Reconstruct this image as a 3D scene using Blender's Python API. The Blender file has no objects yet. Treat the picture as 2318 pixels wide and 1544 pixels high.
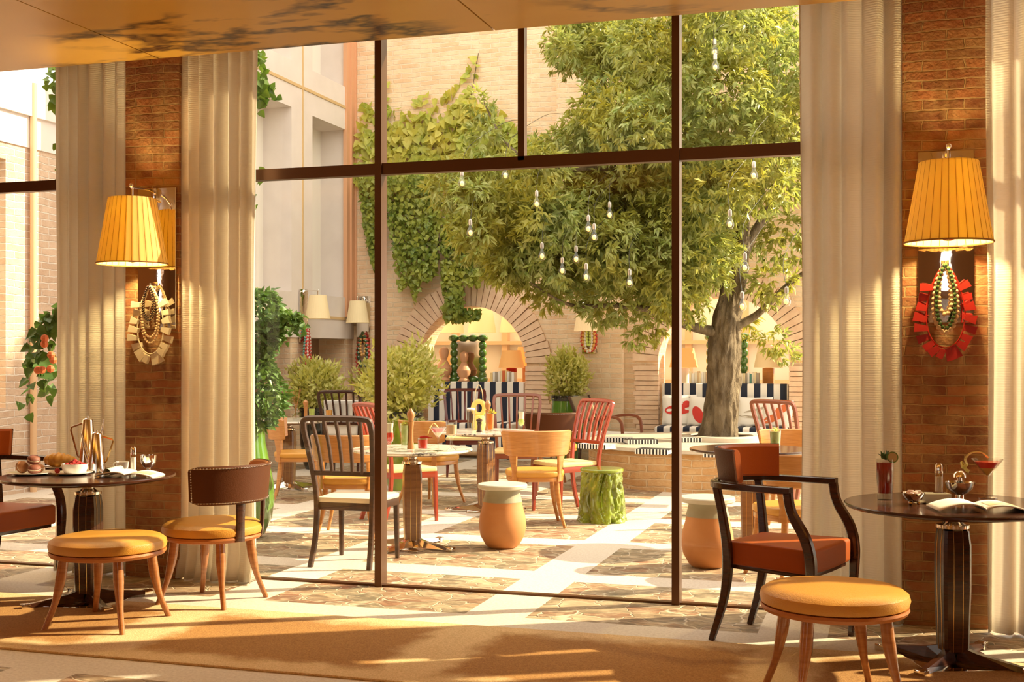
import bpy, bmesh, math, random
import numpy as np
from mathutils import Vector, Matrix, noise as mnoise

PI = math.pi
random.seed(7)
rng = np.random.default_rng(7)
SC = bpy.context.scene
COL = SC.collection

# ------------------------------------------------------------------ camera, world, sun, added fill lights, exposure
EYE = Vector((0.0, -6.94, 1.43))
YAW = math.radians(17.1)
FPX = 2732.0
cam_d = bpy.data.cameras.new('camera')
cam_d.sensor_width = 36.0
cam_d.lens = 36.0 * FPX / 2318.0
cam_d.shift_y = 34.0 / 2318.0
cam_d.clip_end = 200
cam = bpy.data.objects.new('camera', cam_d)
COL.objects.link(cam)
cam.location = EYE
cam.rotation_euler = (PI / 2, 0, YAW)
SC.camera = cam

w = bpy.data.worlds.new('sky')
SC.world = w
w.use_nodes = True
bg = w.node_tree.nodes['Background']
bg.inputs[0].default_value = (1.0, 0.89, 0.76, 1)
bg.inputs[1].default_value = 2.3

def light(name, kind, loc, energy, color, rot=(0, 0, 0), **kw):
    d = bpy.data.lights.new(name, kind)
    d.energy = energy
    d.color = color
    for k, v in kw.items():
        setattr(d, k, v)
    o = bpy.data.objects.new(name, d)
    COL.objects.link(o)
    o.location = loc
    o.rotation_euler = rot
    return o

sun = light('sun', 'SUN', (12, 8, 12), 9.5, (1.0, 0.82, 0.52), angle=math.radians(0.7))
sun.rotation_euler = Vector((-0.735, -0.415, -0.535)).to_track_quat('-Z', 'Y').to_euler()
# added upward fill lights, unseen behind the viewer: they wash the golden marble ceiling
for lx in (-6.0, -2.0, 2.0):
    light('fill_uplight', 'AREA', (lx, -5.5, 2.75), 50, (1.0, 0.66, 0.30), (PI, 0, 0), shape='RECTANGLE', size=3.0, size_y=1.2)
SC.view_settings.view_transform = 'Standard'
SC.view_settings.look = 'None'
SC.view_settings.gamma = 1.0
SC.view_settings.use_curve_mapping = False
SC.view_settings.exposure = 0.35
SC.cycles.max_bounces = 9
SC.cycles.transparent_max_bounces = 24
SC.cycles.sample_clamp_indirect = 6.0
SC.cycles.use_denoising = True

# ------------------------------------------------------------------ picking places in the room from the photo's measurements
FW = Vector((-math.sin(YAW), math.cos(YAW), 0))
RT = Vector((math.cos(YAW), math.sin(YAW), 0))
def at(px, py, d):
    return EYE + FW * d + RT * ((px - 1159) / FPX * d) + Vector((0, 0, (806 - py) / FPX * d))
def fl(px, py, z=0.0):
    return at(px, py, (1.43 - z) * FPX / (py - 806))
def onY(px, py, y):
    return at(px, py, (y - EYE.y) / (FW.y + (px - 1159) / FPX * RT.y))
def onX(px, py, x):
    return at(px, py, x / (FW.x + (px - 1159) / FPX * RT.x))
def pd(px, d):
    p = at(px, 806, d)
    return (p.x, p.y)

# ------------------------------------------------------------------ materials
MATS = {}
def node(nt, t, **kw):
    n = nt.nodes.new(t)
    for k, v in kw.items():
        if k.startswith('i_'):
            n.inputs[int(k[2:])].default_value = v
        else:
            setattr(n, k, v)
    return n
def c4(c):
    return (c[0], c[1], c[2], 1.0)
def mix(nt, fac, a, b, mode='MIX'):
    n = nt.nodes.new('ShaderNodeMix')
    n.data_type = 'RGBA'
    n.blend_type = mode
    for sock, v in ((n.inputs[0], fac), (n.inputs[6], a), (n.inputs[7], b)):
        if hasattr(v, 'is_linked') or hasattr(v, 'links'):
            nt.links.new(v, sock)
        elif isinstance(v, (int, float)):
            sock.default_value = v
        else:
            sock.default_value = c4(v)
    return n.outputs[2]
def mth(nt, op, a, b=None, c=None):
    n = nt.nodes.new('ShaderNodeMath')
    n.operation = op
    for i, v in enumerate((a, b, c)):
        if v is None:
            continue
        if isinstance(v, (int, float)):
            n.inputs[i].default_value = v
        else:
            nt.links.new(v, n.inputs[i])
    return n.outputs[0]
def ramp(nt, fac, stops):
    n = nt.nodes.new('ShaderNodeValToRGB')
    e = n.color_ramp.elements
    e[0].position, e[0].color = stops[0][0], c4(stops[0][1])
    e[1].position, e[1].color = stops[-1][0], c4(stops[-1][1])
    for p, c in stops[1:-1]:
        k = e.new(p)
        k.color = c4(c)
    nt.links.new(fac, n.inputs[0])
    return n.outputs[0]
def newmat(name):
    m = bpy.data.materials.new(name)
    m.use_nodes = True
    nt = m.node_tree
    return m, nt, nt.nodes['Principled BSDF']
def noise_tex(nt, vec, scale, detail=3, rough=0.5):
    n = node(nt, 'ShaderNodeTexNoise')
    n.inputs['Scale'].default_value = scale
    n.inputs['Detail'].default_value = detail
    n.inputs['Roughness'].default_value = rough
    if vec is not None:
        nt.links.new(vec, n.inputs['Vector'])
    return n.outputs[0]
def objco(nt, scale=(1, 1, 1), world=False):
    src = node(nt, 'ShaderNodeNewGeometry').outputs['Position'] if world else node(nt, 'ShaderNodeTexCoord').outputs['Object']
    mp = node(nt, 'ShaderNodeMapping')
    mp.inputs['Scale'].default_value = scale
    nt.links.new(src, mp.inputs['Vector'])
    return mp.outputs[0]
def bump(nt, b, h, strength, dist=0.01):
    n = node(nt, 'ShaderNodeBump')
    n.inputs['Strength'].default_value = strength
    n.inputs['Distance'].default_value = dist
    nt.links.new(h, n.inputs['Height'])
    nt.links.new(n.outputs[0], b.inputs['Normal'])

def plain(name, col, rough=0.5, metal=0.0, col2=None, vscale=6, stretch=(1, 1, 1), bmp=None, coat=0.0, emit=0.0, ecol=None, world=False, spec=0.5):
    m, nt, b = newmat(name)
    b.inputs['Specular IOR Level'].default_value = spec
    b.inputs['Base Color'].default_value = c4(col)
    b.inputs['Roughness'].default_value = rough
    b.inputs['Metallic'].default_value = metal
    b.inputs['Coat Weight'].default_value = coat
    b.inputs['Coat Roughness'].default_value = 0.08
    if emit:
        b.inputs['Emission Color'].default_value = c4(ecol or col)
        b.inputs['Emission Strength'].default_value = emit
    if col2 or bmp:
        v = objco(nt, stretch, world)
    if col2:
        n = noise_tex(nt, v, vscale, 4, 0.55)
        f = node(nt, 'ShaderNodeMapRange', i_1=0.32, i_2=0.68)
        nt.links.new(n, f.inputs[0])
        nt.links.new(mix(nt, f.outputs[0], col, col2), b.inputs['Base Color'])
    if bmp:
        bump(nt, b, noise_tex(nt, v, bmp[0], 5 if len(bmp) > 2 else 3, 0.65), bmp[1], bmp[2] if len(bmp) > 2 else 0.004)
    MATS[name] = m
    return m

def leafy(name, c1, c2, c3, trans=0.45, scale=2.5, rough=0.4):
    m, nt, b = newmat(name)
    v = objco(nt, world=True)
    n1 = noise_tex(nt, v, scale * 9, 2)
    n2 = noise_tex(nt, v, scale, 3)
    f1 = node(nt, 'ShaderNodeMapRange', i_1=0.35, i_2=0.65); nt.links.new(n1, f1.inputs[0])
    f2 = node(nt, 'ShaderNodeMapRange', i_1=0.38, i_2=0.64); nt.links.new(n2, f2.inputs[0])
    col = mix(nt, f2.outputs[0], mix(nt, f1.outputs[0], c1, c2), c3)
    nt.links.new(col, b.inputs['Base Color'])
    b.inputs['Roughness'].default_value = rough
    t = node(nt, 'ShaderNodeBsdfTranslucent')
    nt.links.new(mix(nt, 0.5, col, (1.0, 0.9, 0.2), 'MULTIPLY'), t.inputs[0])
    mx = node(nt, 'ShaderNodeMixShader', i_0=trans)
    nt.links.new(b.outputs[0], mx.inputs[1]); nt.links.new(t.outputs[0], mx.inputs[2])
    nt.links.new(mx.outputs[0], nt.nodes['Material Output'].inputs[0])
    MATS[name] = m

def cloth_trans(name, col, trans, rib=0.0, emit=0.0):
    m, nt, b = newmat(name)
    b.inputs['Base Color'].default_value = c4(col)
    b.inputs['Roughness'].default_value = 0.9
    b.inputs['Sheen Weight'].default_value = 0.2
    if rib:
        v = objco(nt, (1, 1, 1), True)
        wv = node(nt, 'ShaderNodeTexWave', bands_direction='Z')
        wv.inputs['Scale'].default_value = rib
        wv.inputs['Distortion'].default_value = 0.6
        wv.inputs['Detail'].default_value = 1
        nt.links.new(v, wv.inputs['Vector'])
        bump(nt, b, wv.outputs[1], 0.35, 0.004)
    t = node(nt, 'ShaderNodeBsdfTranslucent', i_0=c4(col))
    mx = node(nt, 'ShaderNodeMixShader', i_0=trans)
    nt.links.new(b.outputs[0], mx.inputs[1]); nt.links.new(t.outputs[0], mx.inputs[2])
    nt.links.new(mx.outputs[0], nt.nodes['Material Output'].inputs[0])
    MATS[name] = m

def thin_glass(name, tint=(1, 1, 1), refl=1.0, rough=0.0):
    m, nt, b = newmat(name)
    nt.nodes.remove(b)
    t = node(nt, 'ShaderNodeBsdfTransparent', i_0=c4(tint))
    g = node(nt, 'ShaderNodeBsdfGlossy')
    g.inputs['Roughness'].default_value = rough
    fr = node(nt, 'ShaderNodeFresnel'); fr.inputs[0].default_value = 1.45
    bf = node(nt, 'ShaderNodeNewGeometry').outputs['Backfacing']
    f = mth(nt, 'MULTIPLY', mth(nt, 'MULTIPLY', fr.outputs[0], refl), mth(nt, 'SUBTRACT', 1.0, bf))
    mx = node(nt, 'ShaderNodeMixShader')
    nt.links.new(f, mx.inputs[0]); nt.links.new(t.outputs[0], mx.inputs[1]); nt.links.new(g.outputs[0], mx.inputs[2])
    nt.links.new(mx.outputs[0], nt.nodes['Material Output'].inputs[0])
    MATS[name] = m

def brick(name, c1, c2, mortar, row, length, axis='x', c3=None, rough=0.85, bstr=0.9, msize=0.008):
    m, nt, b = newmat(name)
    pos = node(nt, 'ShaderNodeNewGeometry').outputs['Position']
    sep = node(nt, 'ShaderNodeSeparateXYZ'); nt.links.new(pos, sep.inputs[0])
    wob = noise_tex(nt, pos, 2.2, 2); wob2 = noise_tex(nt, pos, 14.0, 2)
    zz = mth(nt, 'ADD', sep.outputs[2], mth(nt, 'ADD', mth(nt, 'MULTIPLY', wob, row * 0.7), mth(nt, 'MULTIPLY', wob2, row * 0.22)))
    if axis == 'xy':
        xx = mth(nt, 'ADD', sep.outputs[0], sep.outputs[1])
    else:
        xx = sep.outputs[0 if axis == 'x' else 1]
    xx = mth(nt, 'ADD', xx, mth(nt, 'MULTIPLY', wob2, row * 0.5))
    cb = node(nt, 'ShaderNodeCombineXYZ'); nt.links.new(xx, cb.inputs[0]); nt.links.new(zz, cb.inputs[1])
    bt = node(nt, 'ShaderNodeTexBrick', i_1=c4(c1), i_2=c4(c2), i_3=c4(mortar))
    bt.inputs['Scale'].default_value = 1.0
    bt.inputs['Mortar Size'].default_value = msize
    bt.inputs['Mortar Smooth'].default_value = 0.4
    bt.inputs['Brick Width'].default_value = length
    bt.inputs['Row Height'].default_value = row
    bt.offset = 0.42
    nt.links.new(cb.outputs[0], bt.inputs[0])
    col = bt.outputs[0]
    n = noise_tex(nt, pos, 6.0, 4, 0.65)
    f = node(nt, 'ShaderNodeMapRange', i_1=0.42, i_2=0.66); nt.links.new(n, f.inputs[0])
    col = mix(nt, f.outputs[0], col, mix(nt, 0.55, col, c3 or mortar))
    nt.links.new(col, b.inputs['Base Color'])
    b.inputs['Roughness'].default_value = rough
    h = mth(nt, 'ADD', mth(nt, 'MULTIPLY', bt.outputs[1], -1.0), mth(nt, 'MULTIPLY', noise_tex(nt, pos, 45, 4), 0.55))
    bump(nt, b, h, bstr, 0.012)
    MATS[name] = m

def wood(name, c1, c2, rough=0.35, coat=0.3, stretch=(1.5, 1.5, 14)):
    m, nt, b = newmat(name)
    v = objco(nt, stretch)
    n = noise_tex(nt, v, 5, 5, 0.6)
    f = node(nt, 'ShaderNodeMapRange', i_1=0.3, i_2=0.7); nt.links.new(n, f.inputs[0])
    nt.links.new(mix(nt, f.outputs[0], c1, c2), b.inputs['Base Color'])
    b.inputs['Roughness'].default_value = rough
    b.inputs['Coat Weight'].default_value = coat
    b.inputs['Coat Roughness'].default_value = 0.1
    MATS[name] = m

def stripes(name, a, bcol, period, axis=0, duty=0.5, rough=0.8):
    m, nt, b = newmat(name)
    tc = node(nt, 'ShaderNodeTexCoord').outputs['Object']
    sep = node(nt, 'ShaderNodeSeparateXYZ'); nt.links.new(tc, sep.inputs[0])
    fr = mth(nt, 'FRACT', mth(nt, 'DIVIDE', mth(nt, 'ADD', sep.outputs[axis], 50.0), period))
    nt.links.new(mix(nt, mth(nt, 'LESS_THAN', fr, duty), bcol, a), b.inputs['Base Color'])
    b.inputs['Roughness'].default_value = rough
    MATS[name] = m

def marble(name, base, base2, vein, vscale, mask_scale, thin, rough=0.15, gate=(0.5, 0.62), stretch=(1, 1, 1), coat=0.0):
    m, nt, b = newmat(name)
    v = objco(nt, stretch, True)
    big = noise_tex(nt, v, vscale, 5, 0.6)
    ridge = mth(nt, 'ABSOLUTE', mth(nt, 'SUBTRACT', big, 0.5))
    r = node(nt, 'ShaderNodeMapRange', i_1=0.0, i_2=thin, i_3=1.0, i_4=0.0); nt.links.new(ridge, r.inputs[0])
    mk = node(nt, 'ShaderNodeMapRange', i_1=gate[0], i_2=gate[1]); nt.links.new(noise_tex(nt, v, mask_scale, 2), mk.inputs[0])
    f = mth(nt, 'MULTIPLY', r.outputs[0], mk.outputs[0])
    col = mix(nt, noise_tex(nt, v, 2.0, 2), base, base2)
    nt.links.new(mix(nt, f, col, vein), b.inputs['Base Color'])
    b.inputs['Roughness'].default_value = rough
    b.inputs['Coat Weight'].default_value = coat
    MATS[name] = m

def paving():
    m, nt, b = newmat('crazy_paving')
    pos = node(nt, 'ShaderNodeNewGeometry').outputs['Position']
    sep = node(nt, 'ShaderNodeSeparateXYZ'); nt.links.new(pos, sep.inputs[0])
    nz = node(nt, 'ShaderNodeTexNoise'); nz.inputs['Scale'].default_value = 5.0; nt.links.new(pos, nz.inputs['Vector'])
    sub = node(nt, 'ShaderNodeVectorMath', operation='SUBTRACT'); nt.links.new(nz.outputs[1], sub.inputs[0]); sub.inputs[1].default_value = (0.5, 0.5, 0.5)
    sca = node(nt, 'ShaderNodeVectorMath', operation='SCALE'); nt.links.new(sub.outputs[0], sca.inputs[0]); sca.inputs['Scale'].default_value = 0.22
    add = node(nt, 'ShaderNodeVectorMath', operation='ADD'); nt.links.new(pos, add.inputs[0]); nt.links.new(sca.outputs[0], add.inputs[1])
    mp = node(nt, 'ShaderNodeMapping'); mp.inputs['Scale'].default_value = (1.0, 1.25, 0.01); nt.links.new(add.outputs[0], mp.inputs[0])
    v1 = node(nt, 'ShaderNodeTexVoronoi'); v1.inputs['Scale'].default_value = 5.6; nt.links.new(mp.outputs[0], v1.inputs['Vector'])
    v2 = node(nt, 'ShaderNodeTexVoronoi', feature='DISTANCE_TO_EDGE'); v2.inputs['Scale'].default_value = 5.6; nt.links.new(mp.outputs[0], v2.inputs['Vector'])
    s2 = node(nt, 'ShaderNodeSeparateColor'); nt.links.new(v1.outputs['Color'], s2.inputs[0])
    stone = ramp(nt, s2.outputs[0], [(0.0, (0.22, 0.11, 0.06)), (0.25, (0.34, 0.235, 0.135)), (0.45, (0.17, 0.14, 0.085)), (0.62, (0.44, 0.34, 0.215)), (0.8, (0.24, 0.18, 0.105)), (1.0, (0.27, 0.125, 0.065))])
    n2 = noise_tex(nt, pos, 9, 6, 0.7)
    f2 = node(nt, 'ShaderNodeMapRange', i_1=0.46, i_2=0.62); nt.links.new(n2, f2.inputs[0])
    stone = mix(nt, f2.outputs[0], stone, mix(nt, 0.55, stone, (0.58, 0.46, 0.30)))
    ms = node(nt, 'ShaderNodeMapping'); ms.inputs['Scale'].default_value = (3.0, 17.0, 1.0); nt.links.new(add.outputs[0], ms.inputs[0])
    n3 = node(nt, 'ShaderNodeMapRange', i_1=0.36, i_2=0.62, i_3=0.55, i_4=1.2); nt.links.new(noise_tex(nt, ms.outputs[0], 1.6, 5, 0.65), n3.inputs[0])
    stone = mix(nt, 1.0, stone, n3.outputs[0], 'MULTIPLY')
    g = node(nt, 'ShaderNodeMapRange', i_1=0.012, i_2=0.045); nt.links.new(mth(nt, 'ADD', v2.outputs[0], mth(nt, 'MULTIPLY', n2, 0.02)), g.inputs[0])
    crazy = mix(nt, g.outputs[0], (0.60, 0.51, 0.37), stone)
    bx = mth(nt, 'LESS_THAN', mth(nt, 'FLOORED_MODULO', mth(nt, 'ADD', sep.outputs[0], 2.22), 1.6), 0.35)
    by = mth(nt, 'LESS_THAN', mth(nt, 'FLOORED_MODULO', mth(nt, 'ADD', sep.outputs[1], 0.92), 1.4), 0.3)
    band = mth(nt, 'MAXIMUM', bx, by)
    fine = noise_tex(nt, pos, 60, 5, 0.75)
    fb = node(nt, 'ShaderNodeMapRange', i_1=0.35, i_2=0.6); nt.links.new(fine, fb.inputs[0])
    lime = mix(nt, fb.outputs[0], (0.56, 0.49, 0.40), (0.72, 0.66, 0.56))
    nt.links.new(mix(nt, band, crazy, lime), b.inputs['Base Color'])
    b.inputs['Roughness'].default_value = 0.55
    h = mth(nt, 'ADD', mth(nt, 'MULTIPLY', n2, 0.5), mth(nt, 'MULTIPLY', g.outputs[0], mth(nt, 'SUBTRACT', 1.0, band)))
    bump(nt, b, h, 0.6, 0.01)
    MATS['crazy_paving'] = m

def rug_mat():
    m, nt, b = newmat('rug_pile')
    pos = node(nt, 'ShaderNodeNewGeometry').outputs['Position']
    sep = node(nt, 'ShaderNodeSeparateXYZ'); nt.links.new(pos, sep.inputs[0])
    wob = mth(nt, 'MULTIPLY', mth(nt, 'SUBTRACT', noise_tex(nt, pos, 7, 3), 0.5), 0.22)
    xm = mth(nt, 'ABSOLUTE', mth(nt, 'SUBTRACT', mth(nt, 'FLOORED_MODULO', mth(nt, 'ADD', mth(nt, 'ADD', sep.outputs[0], 2.845), wob), 1.6), 0.8))
    fx = node(nt, 'ShaderNodeMapRange', i_1=0.1, i_2=0.24, i_3=1.0, i_4=0.0, interpolation_type='SMOOTHSTEP'); nt.links.new(xm, fx.inputs[0])
    ym = mth(nt, 'ABSOLUTE', mth(nt, 'ADD', mth(nt, 'ADD', sep.outputs[1], 1.48), wob))
    fy = node(nt, 'ShaderNodeMapRange', i_1=0.34, i_2=0.5, interpolation_type='SMOOTHSTEP'); nt.links.new(ym, fy.inputs[0])
    f = mth(nt, 'MAXIMUM', fx.outputs[0], fy.outputs[0])
    sp = noise_tex(nt, pos, 130, 3, 0.8)
    s2 = node(nt, 'ShaderNodeMapRange', i_1=0.35, i_2=0.62); nt.links.new(sp, s2.inputs[0])
    dark = mix(nt, s2.outputs[0], (0.27, 0.12, 0.028), (0.46, 0.24, 0.065))
    lite = mix(nt, s2.outputs[0], (0.58, 0.39, 0.17), (0.80, 0.60, 0.33))
    nt.links.new(mix(nt, f, dark, lite), b.inputs['Base Color'])
    b.inputs['Roughness'].default_value = 0.95
    bump(nt, b, sp, 0.7, 0.006)
    MATS['rug_pile'] = m

def shade_mat():
    m, nt, b = newmat('lamp_shade_silk')
    nt.nodes.remove(b)
    sep = node(nt, 'ShaderNodeSeparateXYZ'); nt.links.new(node(nt, 'ShaderNodeTexCoord').outputs['Object'], sep.inputs[0])
    ang = mth(nt, 'DIVIDE', mth(nt, 'ADD', mth(nt, 'ARCTAN2', sep.outputs[1], sep.outputs[0]), 10.0), 2 * PI / 30)
    pl = mth(nt, 'LESS_THAN', mth(nt, 'FRACT', ang), 0.085)
    d = node(nt, 'ShaderNodeBsdfDiffuse'); t = node(nt, 'ShaderNodeBsdfTranslucent')
    nt.links.new(mix(nt, pl, (0.86, 0.64, 0.26), (0.30, 0.15, 0.03)), d.inputs[0])
    nt.links.new(mix(nt, pl, (1.0, 0.81, 0.20), (0.30, 0.14, 0.02)), t.inputs[0])
    mx = node(nt, 'ShaderNodeMixShader', i_0=0.29)
    nt.links.new(d.outputs[0], mx.inputs[1]); nt.links.new(t.outputs[0], mx.inputs[2])
    nt.links.new(mx.outputs[0], nt.nodes['Material Output'].inputs[0])
    MATS['lamp_shade_silk'] = m

def slats_mat():
    stripes('louvre', (0.20, 0.17, 0.14), (0.62, 0.58, 0.54), 0.06, 2, 0.5, 0.5)

paving(); rug_mat(); shade_mat(); slats_mat()
brick('brick_inside', (0.42, 0.16, 0.055), (0.20, 0.068, 0.025), (0.42, 0.25, 0.105), 0.052, 0.21, 'x', (0.52, 0.34, 0.14), msize=0.005, bstr=1.0)
brick('brick_court', (0.84, 0.62, 0.41), (0.70, 0.48, 0.29), (0.80, 0.67, 0.50), 0.068, 0.30, 'xy', (0.86, 0.72, 0.54), bstr=0.8)
brick('brick_wing', (0.60, 0.44, 0.32), (0.50, 0.35, 0.24), (0.74, 0.65, 0.55), 0.075, 0.27, 'y', (0.68, 0.54, 0.41))
plain('voussoir', (0.72, 0.49, 0.34), 0.85, col2=(0.82, 0.62, 0.45), vscale=9, bmp=(40, 0.7), world=True)
plain('stucco', (0.76, 0.70, 0.66), 0.85, col2=(0.70, 0.64, 0.60), vscale=3, bmp=(30, 0.25), world=True)
plain('stucco_trim', (0.62, 0.44, 0.22), 0.7)
plain('copper_pipe', (0.70, 0.46, 0.26), 0.45)
plain('room_wall', (0.42, 0.20, 0.07), 0.8)
plain('white_wall', (0.82, 0.78, 0.70), 0.8)
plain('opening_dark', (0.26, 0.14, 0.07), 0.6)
plain('frame_bronze', (0.12, 0.055, 0.025), 0.32, metal=0.6)
thin_glass('window_glass', (0.985, 0.99, 0.98), 0.9)
thin_glass('drink_glass', (0.94, 0.95, 0.94), 2.4)
marble('ceiling_marble', (0.56, 0.31, 0.055), (0.48, 0.25, 0.04), (0.025, 0.005, 0.004), 1.1, 0.75, 0.05, 0.32, (0.46, 0.56), (0.7, 1.6, 1))
marble('table_marble', (0.80, 0.76, 0.68), (0.72, 0.66, 0.58), (0.05, 0.04, 0.035), 7, 5, 0.045, 0.12, (0.44, 0.56))
cloth_trans('curtain_linen', (0.86, 0.81, 0.72), 0.52, rib=24)
plain('wood_dark', (0.030, 0.009, 0.005), 0.22, col2=(0.060, 0.018, 0.008), vscale=5, stretch=(2, 2, 16), coat=0.25)
wood('wood_honey', (0.56, 0.25, 0.065), (0.40, 0.155, 0.035), 0.32, 0.3)
wood('wood_stool', (0.30, 0.11, 0.035), (0.42, 0.17, 0.055), 0.25, 0.5)
wood('wood_band', (0.60, 0.28, 0.08), (0.42, 0.17, 0.04), 0.3, 0.4, (1.5, 1.5, 22))
plain('wood_brown', (0.035, 0.014, 0.007), 0.4, col2=(0.065, 0.027, 0.013), stretch=(2, 2, 14))
plain('lacquer_red', (0.30, 0.036, 0.010), 0.25, coat=0.3)
plain('lacquer_maroon', (0.10, 0.013, 0.009), 0.25, coat=0.3)
plain('lacquer_rosewood', (0.22, 0.055, 0.022), 0.3, coat=0.3)
plain('leather_gold', (0.60, 0.29, 0.045), 0.33, bmp=(160, 0.5))
plain('leather_tan', (0.42, 0.14, 0.03), 0.4, bmp=(160, 0.4))
plain('leather_brown', (0.085, 0.024, 0.005), 0.5, bmp=(140, 0.3), spec=0.25)
plain('leather_orange', (0.36, 0.08, 0.013), 0.5, bmp=(160, 0.2), spec=0.25)
plain('leather_cream', (0.72, 0.62, 0.45), 0.5)
plain('leather_straw', (0.82, 0.62, 0.28), 0.45)
plain('canvas_olive', (0.26, 0.20, 0.11), 0.8)
plain('cloth_white', (0.84, 0.82, 0.78), 0.85)
plain('steel', (0.80, 0.74, 0.66), 0.07, metal=1.0)
plain('steel_wavy', (0.84, 0.80, 0.74), 0.05, metal=1.0, bmp=(7, 0.35))
plain('brass', (0.80, 0.58, 0.25), 0.18, metal=1.0)
plain('chrome', (0.95, 0.92, 0.87), 0.12, metal=1.0)
plain('black_iron', (0.015, 0.014, 0.013), 0.5)
plain('terracotta', (0.50, 0.19, 0.05), 0.55, col2=(0.60, 0.27, 0.09), vscale=3)
plain('terracotta_pale', (0.66, 0.36, 0.20), 0.55)
plain('glaze_stone', (0.56, 0.52, 0.40), 0.4, col2=(0.62, 0.58, 0.46), vscale=8)
plain('glaze_neck', (0.30, 0.27, 0.17), 0.45, col2=(0.36, 0.33, 0.22), vscale=8)
wood('wood_column', (0.24, 0.105, 0.035), (0.15, 0.06, 0.02), 0.3, 0.3)
plain('glaze_green', (0.10, 0.12, 0.010), 0.10, col2=(0.28, 0.37, 0.025), vscale=5, coat=0.8)
plain('glaze_leaf', (0.05, 0.15, 0.015), 0.10, col2=(0.11, 0.25, 0.025), vscale=4, coat=0.8)
plain('glaze_black', (0.01, 0.014, 0.012), 0.12, coat=0.8)
plain('glass_bead_green', (0.03, 0.10, 0.02), 0.08, col2=(0.10, 0.24, 0.04), vscale=14, coat=0.9)
plain('soil', (0.10, 0.06, 0.035), 0.95)
plain('stone_rim', (0.66, 0.58, 0.46), 0.7, col2=(0.56, 0.48, 0.38), vscale=6, bmp=(40, 0.4), world=True)
plain('bark', (0.10, 0.07, 0.038), 0.9, col2=(0.26, 0.20, 0.125), vscale=13, stretch=(1, 1, 0.4), bmp=(15, 1.0, 0.07))
plain('porcelain', (0.86, 0.84, 0.80), 0.15, coat=0.5)
plain('paper', (0.88, 0.86, 0.80), 0.7)
plain('paper_print', (0.85, 0.80, 0.66), 0.6, col2=(0.50, 0.42, 0.20), vscale=9)
plain('ink', (0.02, 0.02, 0.022), 0.6)
plain('box_pale', (0.66, 0.68, 0.60), 0.6)
plain('candy', (0.80, 0.50, 0.46), 0.4, col2=(0.85, 0.78, 0.72), vscale=40)
plain('liquid_red', (0.50, 0.02, 0.012), 0.1, coat=0.5, col2=(0.22, 0.012, 0.01), vscale=18)
plain('liquid_scarlet', (0.80, 0.05, 0.03), 0.1, coat=0.5)
plain('liquid_amber', (0.80, 0.36, 0.06), 0.1, coat=0.5)
plain('liquid_orange', (0.85, 0.30, 0.04), 0.1, coat=0.5, col2=(0.75, 0.14, 0.03), vscale=20)
plain('liquid_green', (0.42, 0.58, 0.14), 0.1, coat=0.5, col2=(0.70, 0.75, 0.42), vscale=22)
plain('liquid_lime', (0.62, 0.75, 0.18), 0.1, coat=0.5)
plain('liquid_pink', (0.80, 0.22, 0.28), 0.1, coat=0.5)
plain('liquid_milk', (0.85, 0.78, 0.62), 0.2)
plain('citrus_peel', (0.72, 0.62, 0.18), 0.4)
plain('lime_peel', (0.12, 0.22, 0.05), 0.4)
plain('lime_flesh', (0.48, 0.36, 0.18), 0.3)
plain('mint', (0.07, 0.16, 0.05), 0.5)
plain('macaron_shell', (0.42, 0.19, 0.08), 0.6, bmp=(90, 0.3))
plain('macaron_dark', (0.20, 0.06, 0.035), 0.6, bmp=(90, 0.3))
plain('cream_filling', (0.75, 0.62, 0.45), 0.6)
plain('pastry', (0.62, 0.30, 0.06), 0.4, col2=(0.78, 0.46, 0.12), vscale=14, stretch=(3, 1, 1))
plain('raspberry', (0.50, 0.03, 0.03), 0.35, bmp=(300, 1.0))
plain('block_red', (0.40, 0.022, 0.012), 0.4, spec=0.25)
plain('block_cream', (0.80, 0.70, 0.50), 0.5)
plain('bead_cream', (0.72, 0.52, 0.30), 0.4)
plain('bead_green', (0.04, 0.09, 0.03), 0.2, coat=0.6)
plain('bead_dark', (0.035, 0.012, 0.01), 0.25, coat=0.5)
plain('bead_red', (0.55, 0.05, 0.03), 0.35)
plain('bead_teal', (0.10, 0.30, 0.26), 0.35)
plain('bead_amber', (0.75, 0.42, 0.12), 0.35)
plain('bead_white', (0.80, 0.76, 0.70), 0.4)
plain('shade_cream', (0.88, 0.74, 0.46), 0.8)
plain('shade_line', (0.36, 0.17, 0.04), 0.8)
plain('shade_orange', (0.80, 0.42, 0.14), 0.8, emit=0.25, ecol=(0.9, 0.42, 0.12))
plain('shade_ivory', (0.85, 0.68, 0.42), 0.8, emit=0.15, ecol=(0.9, 0.6, 0.3))
plain('bulb_glow', (1, 0.8, 0.45), 0.5, emit=14, ecol=(1.0, 0.62, 0.22))
plain('filament', (1, 0.8, 0.45), 0.5, emit=3.6, ecol=(1.0, 0.29, 0.04))
plain('bulb_cap', (0.50, 0.47, 0.43), 0.3, metal=0.8)
plain('pepper_wood', (0.40, 0.17, 0.05), 0.35, coat=0.4)
stripes('sofa_stripe', (0.012, 0.020, 0.045), (0.86, 0.82, 0.76), 0.172, 0)
stripes('book_stripe', (0.012, 0.012, 0.014), (0.86, 0.83, 0.77), 0.034, 0)
leafy('leaf_tree', (0.30, 0.40, 0.10), (0.54, 0.60, 0.26), (0.44, 0.42, 0.07), 0.42, 1.4)
leafy('leaf_bush', (0.48, 0.52, 0.09), (0.92, 0.90, 0.50), (0.66, 0.66, 0.16), 0.45, 3)
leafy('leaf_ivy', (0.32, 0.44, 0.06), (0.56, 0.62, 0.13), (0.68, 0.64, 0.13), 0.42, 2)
leafy('leaf_ivy_near', (0.05, 0.13, 0.016), (0.11, 0.20, 0.03), (0.17, 0.27, 0.035), 0.3, 3)
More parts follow.
